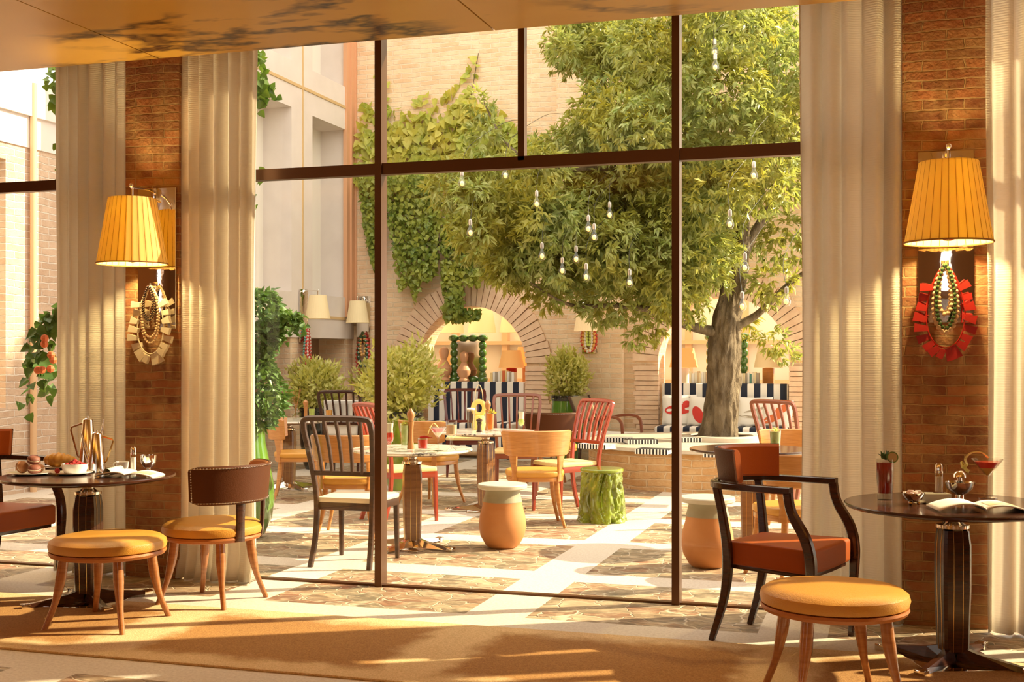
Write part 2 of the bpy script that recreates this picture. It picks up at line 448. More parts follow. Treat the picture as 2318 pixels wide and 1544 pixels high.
leafy('leaf_ivy_dark', (0.09, 0.17, 0.022), (0.26, 0.34, 0.05), (0.36, 0.40, 0.06), 0.3, 3)
leafy('leaf_deep', (0.06, 0.15, 0.04), (0.10, 0.22, 0.06), (0.12, 0.22, 0.05), 0.3, 3)

# ------------------------------------------------------------------ mesh helpers
def spl(pts, k=6):
    pts = [Vector(p) for p in pts]
    out = []
    n = len(pts)
    for i in range(n - 1):
        p0, p1, p2, p3 = pts[max(i - 1, 0)], pts[i], pts[i + 1], pts[min(i + 2, n - 1)]
        for j in range(k):
            t = j / k
            out.append(0.5 * ((2 * p1) + (p2 - p0) * t + (2 * p0 - 5 * p1 + 4 * p2 - p3) * t * t + (3 * p1 - p0 - 3 * p2 + p3) * t ** 3))
    out.append(pts[-1])
    return out
def lerp(a, n):
    """resample the list a (numbers) to n values"""
    return [float(np.interp(i / (n - 1) * (len(a) - 1), range(len(a)), a)) for i in range(n)]

class MB:
    def __init__(s):
        s.v = []; s.f = []
    def raw(s, v, f, M=None):
        o = len(s.v)
        s.v += [tuple(M @ Vector(p)) if M is not None else tuple(p) for p in v]
        s.f += [tuple(i + o for i in q) for q in f]
        return s
    def bm(s, b, M=None):
        b.verts.index_update()
        s.raw([v.co[:] for v in b.verts], [[v.index for v in f.verts] for f in b.faces], M)
        b.free()
        return s
    def box(s, x0, x1, y0, y1, z0, z1, bev=0.0, M=None, seg=2):
        b = bmesh.new()
        bmesh.ops.create_cube(b, size=1)
        for v in b.verts:
            v.co = Vector(((x0 + x1) / 2 + v.co.x * (x1 - x0), (y0 + y1) / 2 + v.co.y * (y1 - y0), (z0 + z1) / 2 + v.co.z * (z1 - z0)))
        if bev:
            bmesh.ops.bevel(b, geom=b.edges[:], offset=bev, segments=seg, profile=0.6, affect='EDGES')
        return s.bm(b, M)
    def prism(s, poly, z0, z1, bev=0.0, M=None, seg=2):
        b = bmesh.new()
        vs = [b.verts.new((p[0], p[1], z0)) for p in poly]
        f = b.faces.new(vs)
        if f.normal.z > 0 or sum(poly[i][0] * poly[(i + 1) % len(poly)][1] - poly[(i + 1) % len(poly)][0] * poly[i][1] for i in range(len(poly))) > 0:
            f.normal_flip()
        r = bmesh.ops.extrude_face_region(b, geom=[f])
        for e in r['geom']:
            if isinstance(e, bmesh.types.BMVert):
                e.co.z = z1
        bmesh.ops.recalc_face_normals(b, faces=b.faces[:])
        if bev:
            ed = [e for e in b.edges if abs(e.verts[0].co.z - e.verts[1].co.z) < 1e-6]
            bmesh.ops.bevel(b, geom=ed, offset=bev, segments=seg, profile=0.6, affect='EDGES')
        return s.bm(b, M)
    def rings(s, rings, cap=True, close=False, M=None):
        n = len(rings[0])
        v = [p for r in rings for p in r]
        f = []
        m = len(rings)
        for i in range(m if close else m - 1):
            for j in range(n):
                a, b2 = i * n + j, i * n + (j + 1) % n
                c, d = ((i + 1) % m) * n + (j + 1) % n, ((i + 1) % m) * n + j
                f.append((a, b2, c, d))
        if cap and not close:
            f.append(tuple(range(n))[::-1])
            f.append(tuple((m - 1) * n + j for j in range(n)))
        return s.raw(v, f, M)
    def lathe(s, prof, n=32, c=(0, 0, 0), M=None, cap=True):
        R = []
        for r, z in prof:
            R.append([(c[0] + max(r, 1e-4) * math.cos(2 * PI * j / n), c[1] + max(r, 1e-4) * math.sin(2 * PI * j / n), c[2] + z) for j in range(n)])
        return s.rings(R, cap, False, M)
    def tube(s, pts, rad, n=8, M=None, cap=True, close=False, flat=None, up=(0, 0, 1)):
        """flat=(w,h) lists or numbers: rectangular section, w along the side, h along the normal"""
        pts = [Vector(p) for p in pts]
        m = len(pts)
        if flat is None:
            rad = [rad] * m if isinstance(rad, (int, float)) else lerp(rad, m)
        else:
            fw = [flat[0]] * m if isinstance(flat[0], (int, float)) else lerp(flat[0], m)
            fh = [flat[1]] * m if isinstance(flat[1], (int, float)) else lerp(flat[1], m)
        R = []
        side = None
        for i in range(m):
            if close:
                t = (pts[(i + 1) % m] - pts[i - 1]).normalized()
            else:
                t = (pts[min(i + 1, m - 1)] - pts[max(i - 1, 0)]).normalized()
            if side is None:
                u = Vector(up)
                if abs(t.dot(u)) > 0.95:
                    u = Vector((1, 0, 0)) if abs(t.x) < 0.9 else Vector((0, 1, 0))
                side = t.cross(u).normalized()
            else:
                side = (side - t * side.dot(t)).normalized()
            nor = side.cross(t)
            if flat is None:
                R.append([tuple(pts[i] + (side * math.cos(2 * PI * j / n) + nor * math.sin(2 * PI * j / n)) * rad[i]) for j in range(n)])
            else:
                a, b2 = fw[i], fh[i]
                k = 0.72
                R.append([tuple(pts[i] + side * x * a + nor * y * b2) for x, y in ((1, -k), (1, k), (k, 1), (-k, 1), (-1, k), (-1, -k), (-k, -1), (k, -1))])
        return s.rings(R, cap, close, M)
    def sphere(s, c, r, n=12, sc=(1, 1, 1), M=None):
        prof = [(r * math.sin(PI * i / (n // 2)), -r * math.cos(PI * i / (n // 2))) for i in range(n // 2 + 1)]
        b = MB().lathe(prof, n)
        mm = Matrix.Translation(c) @ Matrix.Diagonal((*sc, 1))
        return s.raw(b.v, b.f, M @ mm if M is not None else mm)
    def grid(s, fn, nu, nv, M=None):
        v = [fn(i / nu, j / nv) for j in range(nv + 1) for i in range(nu + 1)]
        f = [(j * (nu + 1) + i, j * (nu + 1) + i + 1, (j + 1) * (nu + 1) + i + 1, (j + 1) * (nu + 1) + i) for j in range(nv) for i in range(nu)]
        return s.raw(v, f, M)
    def arcband(s, r, a0, a1, z0, z1, th, flare=0.0, n=24, c=(0, 0, 0), endround=0.0, ry=None):
        R = []
        for i in range(n + 1):
            t = i / n
            a = a0 + (a1 - a0) * t
            e = 0.0
            if endround:
                k = min(t, 1 - t) * 2
                e = endround * max(0.0, 1 - k * 6) ** 2
            ca, sa = math.cos(a), math.sin(a)
            rr = r if ry is None else 1.0
            def P(dr, z):
                q = (z - z0) / (z1 - z0) * flare
                if ry is None:
                    return (c[0] + (r + dr + q) * ca, c[1] + (r + dr + q) * sa, c[2] + z)
                return (c[0] + (r + dr + q) * ca, c[1] + (ry + dr + q) * sa, c[2] + z)
            za, zb = z0 + e, z1 - e
            b = min(th * 0.45, 0.012)
            R.append([P(-th / 2, za + b), P(-th / 2 + b, za), P(th / 2 - b, za), P(th / 2, za + b), P(th / 2, zb - b), P(th / 2 - b, zb), P(-th / 2 + b, zb), P(-th / 2, zb - b)])
        return s.rings(R)
    def build(s, name, mat, parent=None, loc=None, smooth=38, rz=0.0):
        me = bpy.data.meshes.new(name)
        me.from_pydata(s.v, [], s.f)
        b = bmesh.new(); b.from_mesh(me)
        bmesh.ops.recalc_face_normals(b, faces=b.faces[:])
        b.to_mesh(me); b.free()
        if smooth:
            me.polygons.foreach_set('use_smooth', [True] * len(me.polygons))
            me.set_sharp_from_angle(angle=math.radians(smooth))
        me.materials.append(MATS[mat])
        o = bpy.data.objects.new(name, me)
        COL.objects.link(o)
        if parent is not None:
            o.parent = parent
        if loc is not None:
            o.location = loc
        o.rotation_euler.z = rz
        return o

def leafmesh(name, mat, P, D, N, L, W, parent=None, kind='lance', fold=0.25):
    """P base points, D leaf directions, N leaf normals: numpy (n,3); L, W lengths and widths"""
    n = len(P)
    D = D / np.linalg.norm(D, axis=1, keepdims=True)
    S = np.cross(D, N); S /= np.linalg.norm(S, axis=1, keepdims=True) + 1e-9
    N2 = np.cross(S, D)
    L = np.broadcast_to(L, n)[:, None]; W = np.broadcast_to(W, n)[:, None]
    if kind == 'lance':
        V = np.stack([P, P + D * L * 0.45 - S * W * 0.5 + N2 * W * fold, P + D * L - N2 * L * 0.15, P + D * L * 0.45 + S * W * 0.5 + N2 * W * fold], 1)
        F = np.array([[0, 1, 2, 3]])
    else:
        V = np.stack([P, P - S * W * 0.55 + D * L * 0.12 + N2 * W * fold, P - S * W * 0.42 + D * L * 0.5 + N2 * W * fold * .6, P + D * L - N2 * L * 0.12,
                      P + S * W * 0.42 + D * L * 0.5 + N2 * W * fold * .6, P + S * W * 0.55 + D * L * 0.12 + N2 * W * fold], 1)
        F = np.array([[0, 1, 2, 3], [0, 3, 4, 5]])
    k = V.shape[1]
    faces = (F[None] + (np.arange(n) * k)[:, None, None]).reshape(-1, 4)
    me = bpy.data.meshes.new(name)
    me.vertices.add(n * k); me.vertices.foreach_set('co', V.reshape(-1).astype(np.float32))
    me.loops.add(faces.size); me.loops.foreach_set('vertex_index', faces.reshape(-1).astype(np.int32))
    me.polygons.add(len(faces)); me.polygons.foreach_set('loop_start', (np.arange(len(faces)) * 4).astype(np.int32))
    me.update(calc_edges=True)
    me.materials.append(MATS[mat])
    o = bpy.data.objects.new(name, me)
    COL.objects.link(o)
    if parent is not None:
        o.parent = parent
    return o
def randdir(n):
    v = rng.normal(size=(n, 3))
    return v / np.linalg.norm(v, axis=1, keepdims=True)

# ------------------------------------------------------------------ scene bookkeeping
def tag(o, label, cat, group=None):
    o['label'] = label; o['category'] = cat
    if group: o['group'] = group
    return o
def thing(name, label, cat, loc=(0, 0, 0), rz=0.0, group=None):
    o = bpy.data.objects.new(name, None)
    o.empty_display_size = 0.1
    COL.objects.link(o)
    o.location = (loc[0], loc[1], loc[2] if len(loc) > 2 else 0.0)
    o.rotation_euler.z = rz
    return tag(o, label, cat, group)
def dup(root, label, loc, rz=0.0, group=None):
    def cp(o, par):
        c = o.copy(); COL.objects.link(c)
        if par is not None:
            c.parent = par
        for ch in list(o.children):
            cp(ch, c)
        return c
    r = cp(root, None)
    r.location = (loc[0], loc[1], loc[2] if len(loc) > 2 else 0.0)
    r.rotation_euler.z = rz
    r['label'] = label
    if group: r['group'] = group
    return r
def remat(root, **to):
    """a copied thing of another colour: part name -> material (its own mesh data)"""
    for ch in list(root.children) + [g for c in root.children for g in c.children]:
        k = ch.name.split('.')[0]
        if k in to:
            ch.data = ch.data.copy()
            ch.data.materials[0] = MATS[to[k]]
def struct(o):
    o['kind'] = 'structure'
    return o
RZ = lambda a: Matrix.Rotation(a, 4, 'Z')
TR = lambda *p: Matrix.Translation(p)
rad = math.radians

# ================================================================== THE SETTING
YB = 9.4          # back wall of the courtyard
XF = -7.47        # stucco front on the left
CT = 3.27         # ceiling over the dining room
def slab(name, mat, x0, x1, y0, y1, z0, z1, bev=0.0, parent=None):
    return MB().box(x0, x1, y0, y1, z0, z1, bev).build(name, mat, parent)
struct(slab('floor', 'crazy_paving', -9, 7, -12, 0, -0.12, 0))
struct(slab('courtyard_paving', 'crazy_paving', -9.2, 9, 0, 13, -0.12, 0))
m = MB()
m.box(-9.2, -9, -12, -8.7, 0, 3.6).box(-9.2, -9, -7.3, 0, 0, 3.6).box(-9.2, -9, -8.7, -7.3, 0, 0.5).box(-9.2, -9, -8.7, -7.3, 2.9, 3.6)  # unseen opening, added so the left steel plate mirrors daylight
struct(m.build('wall_left', 'room_wall', smooth=0))
struct(slab('wall_right', 'room_wall', 7, 7.2, -12, 0, 0, 3.6))
m = MB()
m.box(-9.2, 0.25, -12.2, -12, 0, 3.6).box(1.55, 7.2, -12.2, -12, 0, 3.6).box(0.25, 1.55, -12.2, -12, 0, 0.5).box(0.25, 1.55, -12.2, -12, 2.9, 3.6)  # opening added behind the viewer for daylight in the right steel plate
struct(m.build('wall_back', 'room_wall', smooth=0))
struct(slab('trim_1', 'room_wall', -9, 7, -0.46, 0.2, 3.52, 3.62))
# marble ceiling in slabs with open joints at the measured places
cm = MB()
jx = [-9.0] + [-4.28 + 2.18 * k for k in range(-2, 5)] + [7.0]
for a, b in zip(jx[:-1], jx[1:]):
    cm.box(a + 0.005, b - 0.005, -12, -0.45, CT, CT + 0.03)
cm.box(-9, 7, -12, -0.46, CT + 0.02, CT + 0.3)
struct(cm.build('ceiling', 'ceiling_marble', smooth=0))
# brick piers of the window wall
struct(slab('wall_pier', 'brick_inside', -4.71, -4.31, -0.18, 0.32, 0, 3.52, 0.006))
struct(slab('wall_pier', 'brick_inside', 0.095, 0.525, -0.18, 0.32, 0, 3.52, 0.006))
struct(slab('wall_pier', 'brick_inside', 4.92, 5.34, -0.18, 0.32, 0, 3.52, 0.006))
# glazed bays: window > frame, muntins, pane
def bay(i, x0, x1, full, half):
    m = MB()
    m.box(x0, x1, -0.03, 0.03, 2.555, 2.625)
    m.box(x0, x1, -0.025, 0.025, -0.005, 0.012)
    m.box(x0, x1, -0.03, 0.03, 3.46, 3.52)
    for x in full:
        m.box(x - 0.022, x + 0.022, -0.045, 0.045, 0, 3.5)
    for x in half:
        m.box(x - 0.02, x + 0.02, -0.03, 0.03, 2.6, 3.5)
    fr = struct(m.build('window_%d' % i, 'frame_bronze', smooth=0))
    g = MB()
    xs = [x0] + list(full) + [x1]
    for a, b in zip(xs[:-1], xs[1:]):
        g.box(a + 0.02, b - 0.02, -0.003, 0.003, 0.01, 2.56)
        g.box(a + 0.02, b - 0.02, -0.003, 0.003, 2.62, 3.47)
    g.build('pane', 'window_glass', fr, smooth=0)
bay(1, -9.0, -4.71, [-7.4], [])
bay(2, -4.31, 0.095, [-2.99, -1.14], [-2.07])
bay(3, 0.525, 4.92, [1.9, 3.6], [2.7])
bay(4, 5.34, 7.0, [], [])

# ---- stucco front on the left, with deep window recesses
YW = [(2.0, 3.0), (4.61, 5.72), (6.33, 7.44), (8.05, 9.16)]
def cut_wall(name, mat, x0, x1, ylo, yhi, zlo, zhi, holes):
    """wall slab between x0 and x1 with rectangular holes (y0,y1,z0,z1)"""
    m = MB()
    ys = sorted({ylo, yhi, *[h[0] for h in holes], *[h[1] for h in holes]})
    zs = sorted({zlo, zhi, *[h[2] for h in holes], *[h[3] for h in holes]})
    for ya, yb in zip(ys[:-1], ys[1:]):
        run = None
        for za, zb in zip(zs[:-1], zs[1:]):
            hole = any(h[0] < (ya + yb) / 2 < h[1] and h[2] < (za + zb) / 2 < h[3] for h in holes)
            if hole:
                if run: m.box(x0, x1, ya, yb, *run)
                run = None
            else:
                run = (run[0], zb) if run else (za, zb)
        if run: m.box(x0, x1, ya, yb, *run)
    return struct(m.build(name, mat, smooth=0))
cut_wall('wall_facade', 'stucco', XF - 0.5, XF, 4.5, YB, 1.68, 11, [(a, b, 2.28, 4.72) for a, b in YW[1:]] + [(a, b, 5.34, 7.9) for a, b in YW[1:]])
cut_wall('wall_facade_base', 'brick_court', XF - 0.5, XF - 0.02, 4.5, YB, 0, 1.68, [(a, b, 0.0, 1.68) for a, b in YW[1:]])
m = MB()
m.box(XF - 0.01, XF + 0.012, 4.5, YB - 0.05, 5.02, 5.06); m.box(XF - 0.01, XF + 0.012, 4.5, YB - 0.3, 1.95, 1.99)
struct(m.build('trim_2', 'stucco_trim', smooth=0))
m = MB()
for y in (5.98, 7.75):
    m.box(XF - 0.01, XF + 0.014, y - 0.012, y + 0.012, 2.0, 10)
struct(m.build('trim_3', 'stucco_trim', smooth=0))
m = MB()
for k in range(3):
    m.box(XF - 0.03, XF + 0.03 + 0.03 * k, YB - 0.30 + 0.1 * k, YB - 0.02, 2.0, 10)
struct(m.build('trim_4', 'terracotta_pale', smooth=0))
n = 5
for a, b in YW[1:]:
    for z0, z1 in ((2.28, 4.72), (5.34, 7.9)):
        fr = struct(MB().box(XF - 0.52, XF - 0.46, a, b, z0, z1).build('window_%d' % n, 'louvre', smooth=0)); n += 1
        MB().box(XF - 0.46, XF - 0.42, a + 0.42, b, z0, z1).build('blind', 'white_wall', fr, smooth=0)
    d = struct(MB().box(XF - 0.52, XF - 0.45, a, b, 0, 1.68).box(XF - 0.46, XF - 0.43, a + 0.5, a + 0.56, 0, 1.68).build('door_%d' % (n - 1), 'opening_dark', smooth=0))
# ---- lower wing further left, seen through the leftmost pane
XW = -8.6
cut_wall('wall_wing', 'brick_wing', XW - 0.5, XW, -0.4, 4.5, 0, 3.62, [(2.2, 3.36, 0.9, 3.45)])
struct(slab('trim_5', 'stucco', XW - 0.5, XW + 0.02, -0.4, 4.5, 3.62, 3.95))
struct(slab('trim_6', 'stucco', XW - 0.5, XW + 0.06, -0.4, 4.5, 3.95, 4.30))
struct(slab('window_12', 'white_wall', XW - 0.45, XW - 0.4, 2.2, 3.36, 0.9, 3.45))
struct(slab('wall_wing_upper', 'white_wall', XW - 3.0, XW - 2.5, 3.9, 4.5, 4.0, 8))
o = MB().tube([(XW + 0.05, 3.72, 0.0), (XW + 0.05, 3.72, 4.3)], 0.035, 10).build('downpipe', 'copper_pipe')
tag(o, 'thin copper downpipe running up the brick wing seen through the leftmost pane', 'pipe')

# ---- back wall with two arches
ARCH = [(-5.63, 1.33, 0.82, 1.17), (-2.06, 1.36, 0.88, 1.20)]
XE = -0.4
b = bmesh.new()
def outline(cx, cz, r, n=28):
    return [(cx + r, 0)] + [(cx + r * math.cos(PI * i / n), cz + r * math.sin(PI * i / n)) for i in range(n + 1)] + [(cx - r, 0)]
m = MB()
# piers and spandrels built as strips so that the openings are real
xs = [XF - 0.5, ARCH[0][0] - ARCH[0][2], ARCH[0][0] + ARCH[0][2], ARCH[1][0] - ARCH[1][2], ARCH[1][0] + ARCH[1][2], XE]
for a, c in ((0, 1), (2, 3), (4, 5)):
    m.box(xs[a], xs[c], YB, YB + 0.55, 0, 11)
for cx, cz, r, ro in ARCH:
    k = 28
    pr = [(cx + r * math.cos(PI * i / k), cz + r * math.sin(PI * i / k)) for i in range(k + 1)]
    for i in range(k):
        (xa, za), (xb, zb) = pr[i], pr[i + 1]
        m.raw([(xa, YB, za), (xb, YB, zb), (xb, YB, 11), (xa, YB, 11), (xa, YB + .55, za), (xb, YB + .55, zb), (xb, YB + .55, 11), (xa, YB + .55, 11)],
              [(0, 1, 2, 3), (4, 7, 6, 5), (0, 4, 5, 1)])
struct(m.build('wall_courtyard', 'brick_court', smooth=0))
for (cx, cz, r, ro) in ARCH:
    m = MB()
    k = 34
    for i in range(k):
        a0, a1 = PI * (i + 0.06) / k, PI * (i + 0.94) / k
        j = random.uniform(-0.02, 0.03); y0 = YB - 0.035 - random.uniform(0, 0.02)
        q = [(cx + rr * math.cos(a), cz + rr * math.sin(a)) for rr, a in ((r - 0.01, a0), (ro + j, a0), (ro + j, a1), (r - 0.01, a1))]
        m.raw([(x, y0, z) for x, z in q] + [(x, YB + 0.1, z) for x, z in q], [(0, 1, 2, 3), (4, 7, 6, 5), (0, 4, 5, 1), (1, 5, 6, 2), (2, 6, 7, 3), (3, 7, 4, 0)])
    z = 0.0
    while z < cz - 0.07:
        h = random.choice((0.062, 0.068, 0.075))
        for sgn in (-1, 1):
            w2 = random.choice((0.0, 0.0, 0.14))
            x0, x1 = sorted((cx + sgn * (r - 0.01), cx + sgn * (ro - random.uniform(-0.02, 0.03))))
            m.box(x0, x1, YB - 0.035 - random.uniform(0, 0.02), YB + 0.1, z + 0.004, z + h - 0.004)
        z += h
    struct(m.build('wall_arch_bricks', 'voussoir', smooth=0))
struct(slab('wall_pilaster', 'brick_court', -4.34, -3.41, YB - 0.14, YB + 0.02, 0, 11, 0.01))
struct(slab('wall_pilaster', 'brick_court', -7.375, -7.06, YB - 0.10, YB + 0.02, 0, 11, 0.01))
# the bright room behind the arches
struct(slab('wall_gallery', 'white_wall', -7.9, 0.2, 12.6, 12.8, 0, 4.2))
struct(slab('wall_gallery_left', 'white_wall', -7.9, -7.7, YB + 0.55, 12.6, 0, 4.2))
struct(slab('wall_gallery_beam', 'copper_pipe', -7.7, 0.2, 11.1, 11.3, 4.12, 4.25))
m = MB()
for x in (-7.0, -6.1, -5.45, -4.75, -4.1, -3.0, -2.1, -1.2):
    m.box(x - 0.05, x + 0.05, 12.45, 12.6, 0, 3.4)
m.box(-7.7, 0.2, 12.4, 12.6, 1.62, 1.68); m.box(-7.7, 0.2, 12.4, 12.6, 0.0, 1.05)
struct(m.build('window_13', 'copper_pipe', smooth=0))

# ================================================================== CURTAINS, RUG
def curtain(x0, x1, folds, label, seed, y=-0.13, top=3.5):
    r = random.Random(seed)
    ph = [r.uniform(0, 6.28) for _ in range(6)]
    wdt = x1 - x0
    def fn(u, v):
        z = 0.01 + v * (top - 0.01)
        uu = u + 0.012 * math.sin(v * 3 + ph[0])
        a = 0.034 + 0.016 * math.sin(uu * 9 + ph[1])
        yy = a * math.sin(uu * folds * 2 * PI + ph[2] + 0.5 * math.sin(uu * 7 + ph[3])) + 0.006 * math.sin(uu * folds * 4.6 * PI + ph[4])
        puff = math.exp(-v * 26)
        xx = x0 + uu * wdt + 0.014 * math.cos(uu * folds * 2 * PI + ph[2])
        tin = 1 - 0.05 * math.exp(-((v - 0.45) / 0.3) ** 2)
        return (x0 + wdt / 2 + (xx - x0 - wdt / 2) * tin, y + yy * (1 + puff * 0.8) - puff * 0.03, z)
    o = MB().grid(fn, int(folds * 22), 40).build('curtain', 'curtain_linen', smooth=80)
    s = o.modifiers.new('thick', 'SOLIDIFY'); s.thickness = 0.004
    return tag(o, label, 'curtain', 'linen curtains of the window wall')
curtain(-5.29, -4.72, 6, 'ivory linen curtain left of the brick pier with the cream necklace', 3)
curtain(-4.32, -3.76, 6, 'ivory linen curtain hanging behind the chair with the studded back', 5)
curtain(-0.45, 0.10, 5, 'ivory linen curtain behind the right armchair, left of the right brick pier', 8)
curtain(0.50, 1.15, 6, 'ivory linen curtain cut off by the right edge of the picture', 11, y=-0.26)
rug = MB().box(-8.2, 6.2, -2.05, -0.91, 0.0, 0.011, 0.004).build('rug', 'rug_pile', smooth=0)
tag(rug, 'long golden brown rug with paler bands along the window wall', 'rug')

# ================================================================== LAMPS AND NECKLACES
def sconce(label, loc, rz, s=1.0, glow=True, group='wall lamps with steel plates', mat='lamp_shade_silk', plate=True):
    t = thing('wall_lamp', label, 'lamp', loc, rz, group)
    if plate:
        MB().box(-0.14 * s, 0.14 * s, -0.018, 0.0, 0, 0.905 * s, 0.004).build('back_plate', 'steel_wavy', t)
    MB().tube(spl([(0, 0, 0.86 * s), (0, -0.1 * s, 0.885 * s), (0, -0.29 * s, 0.875 * s)], 4), 0.009 * s, 8).box(-0.02 * s, 0.02 * s, -0.05 * s, 0, 0.82 * s, 0.9 * s, 0.004).sphere((0, -0.29 * s, 0.885 * s), 0.014 * s).build('arm', 'chrome', t)
    MB().tube([(0, -0.28 * s, 0.875 * s), (0, -0.28 * s, 0.62 * s)], 0.008 * s, 8).build('stem', 'chrome', t)
    sh = MB()
    n = 60
    prof = [(0.215, 0.0), (0.213, 0.01), (0.146, 0.40), (0.144, 0.41), (0.142, 0.405), (0.211, 0.006)]
    sh.rings([[(s * r * (1 + (0.006 if j % 2 else -0.004)) * math.cos(2 * PI * j / n), s * r * (1 + (0.006 if j % 2 else -0.004)) * math.sin(2 * PI * j / n), s * z) for j in range(n)] for r, z in prof], cap=False, close=True)
    so = sh.build('shade', mat, t, (0, -0.28 * s, 0.395 * s), smooth=0)
    MB().tube([(0.2155 * s * math.cos(a), 0.2155 * s * math.sin(a), 0.004 * s) for a in [2 * PI * i / 40 for i in range(40)]], 0.005 * s, 6, close=True).build('trim_ring', 'shade_line' if glow else mat, so)
    MB().sphere((0, -0.28 * s, 0.45 * s), 0.05 * s, 14, (1, 1, 0.9)).tube([(0, -0.28 * s, 0.48 * s), (0, -0.28 * s, 0.64 * s)], 0.022 * s, 12).build('bulb', 'steel', t)
    return t
def necklace(label, loc, rz, s, main, strands, hookmat='chrome', group='bead necklaces on the wall lamps', y=-0.05):
    """main: material of the wedge blocks or None; strands: (material, width, drop, bead radius, dy)"""
    t = thing('necklace', label, 'necklace', loc, rz, group)
    MB().tube(spl([(0, 0.03, 0.0), (0, -0.04, 0.0), (0, -0.055, 0.02)], 3), 0.006, 6).box(-0.02, 0.02, 0.0, 0.035, -0.03, 0.03, 0.003).build('hook', hookmat, t)
    def loop(u, W, H):
        return Vector((W * math.sin(2 * PI * u) * (0.35 + 0.65 * math.sin(PI * u) ** 0.9) * s, 0, -H * (1 - math.cos(2 * PI * u)) / 2 * s))
    if main:
        pts = [loop(i / 40, 0.105, 0.40) + Vector((0, y, 0)) for i in range(40)]
        cord = MB().tube(pts, 0.004 * s, 6, close=True).build('cord', main, t)
        N = 18
        r = random.Random(3)
        for i in range(N):
            u = 0.17 + 0.66 * i / (N - 1)
            p = loop(u, 0.118, 0.42); d = (loop(u + 0.01, 0.118, 0.42) - loop(u - 0.01, 0.118, 0.42)).normalized()
            nrm = Vector((d.z, 0, -d.x))
            if nrm.dot(p - Vector((0, 0, -0.25 * s))) < 0: nrm = -nrm
            a = r.uniform(-0.38, 0.38)
            nn = (nrm + d * a).normalized(); dd = Vector((-nn.z, 0, nn.x))
            l, w0, w1 = 0.040 * s * r.uniform(0.85, 1.2), 0.0125 * s, 0.0195 * s * r.uniform(0.85, 1.2)
            th = 0.012 * s
            q = [p - nn * l * 0.35 - dd * w0, p - nn * l * 0.35 + dd * w0, p + nn * l + dd * w1, p + nn * l - dd * w1]
            yo = y + r.uniform(-0.02, 0.02)
            bl = MB().raw([(v.x, yo - th, v.z) for v in q] + [(v.x, yo + th, v.z) for v in q], [(0, 1, 2, 3), (4, 7, 6, 5), (0, 4, 5, 1), (1, 5, 6, 2), (2, 6, 7, 3), (3, 7, 4, 0)])
            bl.build('block', main, t, smooth=0)
    for mat, W, H, br, dy in strands:
        m = MB()
        L = [loop(i / 200, W, H) for i in range(201)]
        acc = 0.0; pos = [L[0]]
        for i in range(1, 201):
            acc += (L[i] - L[i - 1]).length
            if acc >= br * 1.8 * s:
                pos.append(L[i]); acc = 0
        m.tube([p + Vector((0, dy, 0)) for p in L[::4]], br * 0.35 * s, 5)
        for p in pos:
            m.sphere((p.x, dy, p.z), br * s, 8)
        m.build('bead_strand', mat, t)
    return t
for x, lab in ((-4.465, 'glowing pleated wall lamp on the left brick pier'), (0.315, 'glowing pleated wall lamp on the right brick pier')):
    sconce(lab, (x, -0.18, 1.605), 0)
    light('wall_lamp_light', 'POINT', (x, -0.46, 2.16), 68, (1.0, 0.76, 0.34), shadow_soft_size=0.05)
necklace('necklace of cream wooden blocks with dark and sandy beads on the left pier', (-4.475, -0.20, 1.875), 0, 1.08, 'block_cream',
         [('bead_dark', 0.05, 0.20, 0.007, -0.07), ('bead_dark', 0.036, 0.185, 0.007, -0.075), ('bead_cream', 0.062, 0.30, 0.0085, -0.055), ('bead_cream', 0.068, 0.335, 0.0085, -0.05)])
necklace('necklace of red wooden blocks with cream and green beads on the right pier', (0.31, -0.20, 1.905), 0, 1.08, 'block_red',
         [('bead_cream', 0.064, 0.325, 0.0118, -0.055), ('bead_cream', 0.036, 0.24, 0.0112, -0.065), ('bead_green', 0.050, 0.305, 0.0108, -0.078)])
# courtyard lamps
R90 = PI / 2
sconce('cream wall lamp on the stucco front with the red and teal necklace below', (XF + 0.01, 7.75, 1.62), R90, 0.78, False, 'courtyard wall lamps', 'shade_cream')
sconce('cream wall lamp on the stucco front half hidden by the curtain edge', (XF + 0.01, 5.98, 1.62), R90, 0.78, False, 'courtyard wall lamps', 'shade_cream')
sconce('cream wall lamp in the corner of the courtyard beside the bronze mullion', (-7.26, YB - 0.11, 1.60), 0, 0.78, False, 'courtyard wall lamps', 'shade_cream')
sconce('cream wall lamp on the brick pilaster between the two arches', (-3.86, YB - 0.15, 1.46), 0, 0.78, False, 'courtyard wall lamps', 'shade_ivory')
G2 = 'bead necklaces in the courtyard'
necklace('red and white beads with a teal strand on the stucco front', (XF + 0.03, 7.75, 1.78), R90, 1.6, None,
         [('bead_red', 0.05, 0.34, 0.016, -0.05), ('bead_white', 0.03, 0.24, 0.014, -0.06), ('bead_teal', 0.075, 0.40, 0.011, -0.04), ('bead_red', 0.02, 0.40, 0.015, -0.06)], group=G2)
necklace('dark green and red bead necklace in the courtyard corner', (-7.24, YB - 0.13, 1.76), 0, 1.6, None,
         [('bead_green', 0.05, 0.30, 0.02, -0.06), ('bead_red', 0.07, 0.38, 0.018, -0.05), ('bead_amber', 0.03, 0.2, 0.015, -0.06)], group=G2)
necklace('multicoloured bead necklace on the pilaster between the arches', (-3.86, YB - 0.17, 1.92), 0, 1.6, None,
         [('bead_amber', 0.06, 0.26, 0.017, -0.05), ('bead_red', 0.075, 0.27, 0.015, -0.04), ('bead_white', 0.035, 0.27, 0.014, -0.06), ('liquid_lime', 0.02, 0.22, 0.014, -0.06)], group=G2)

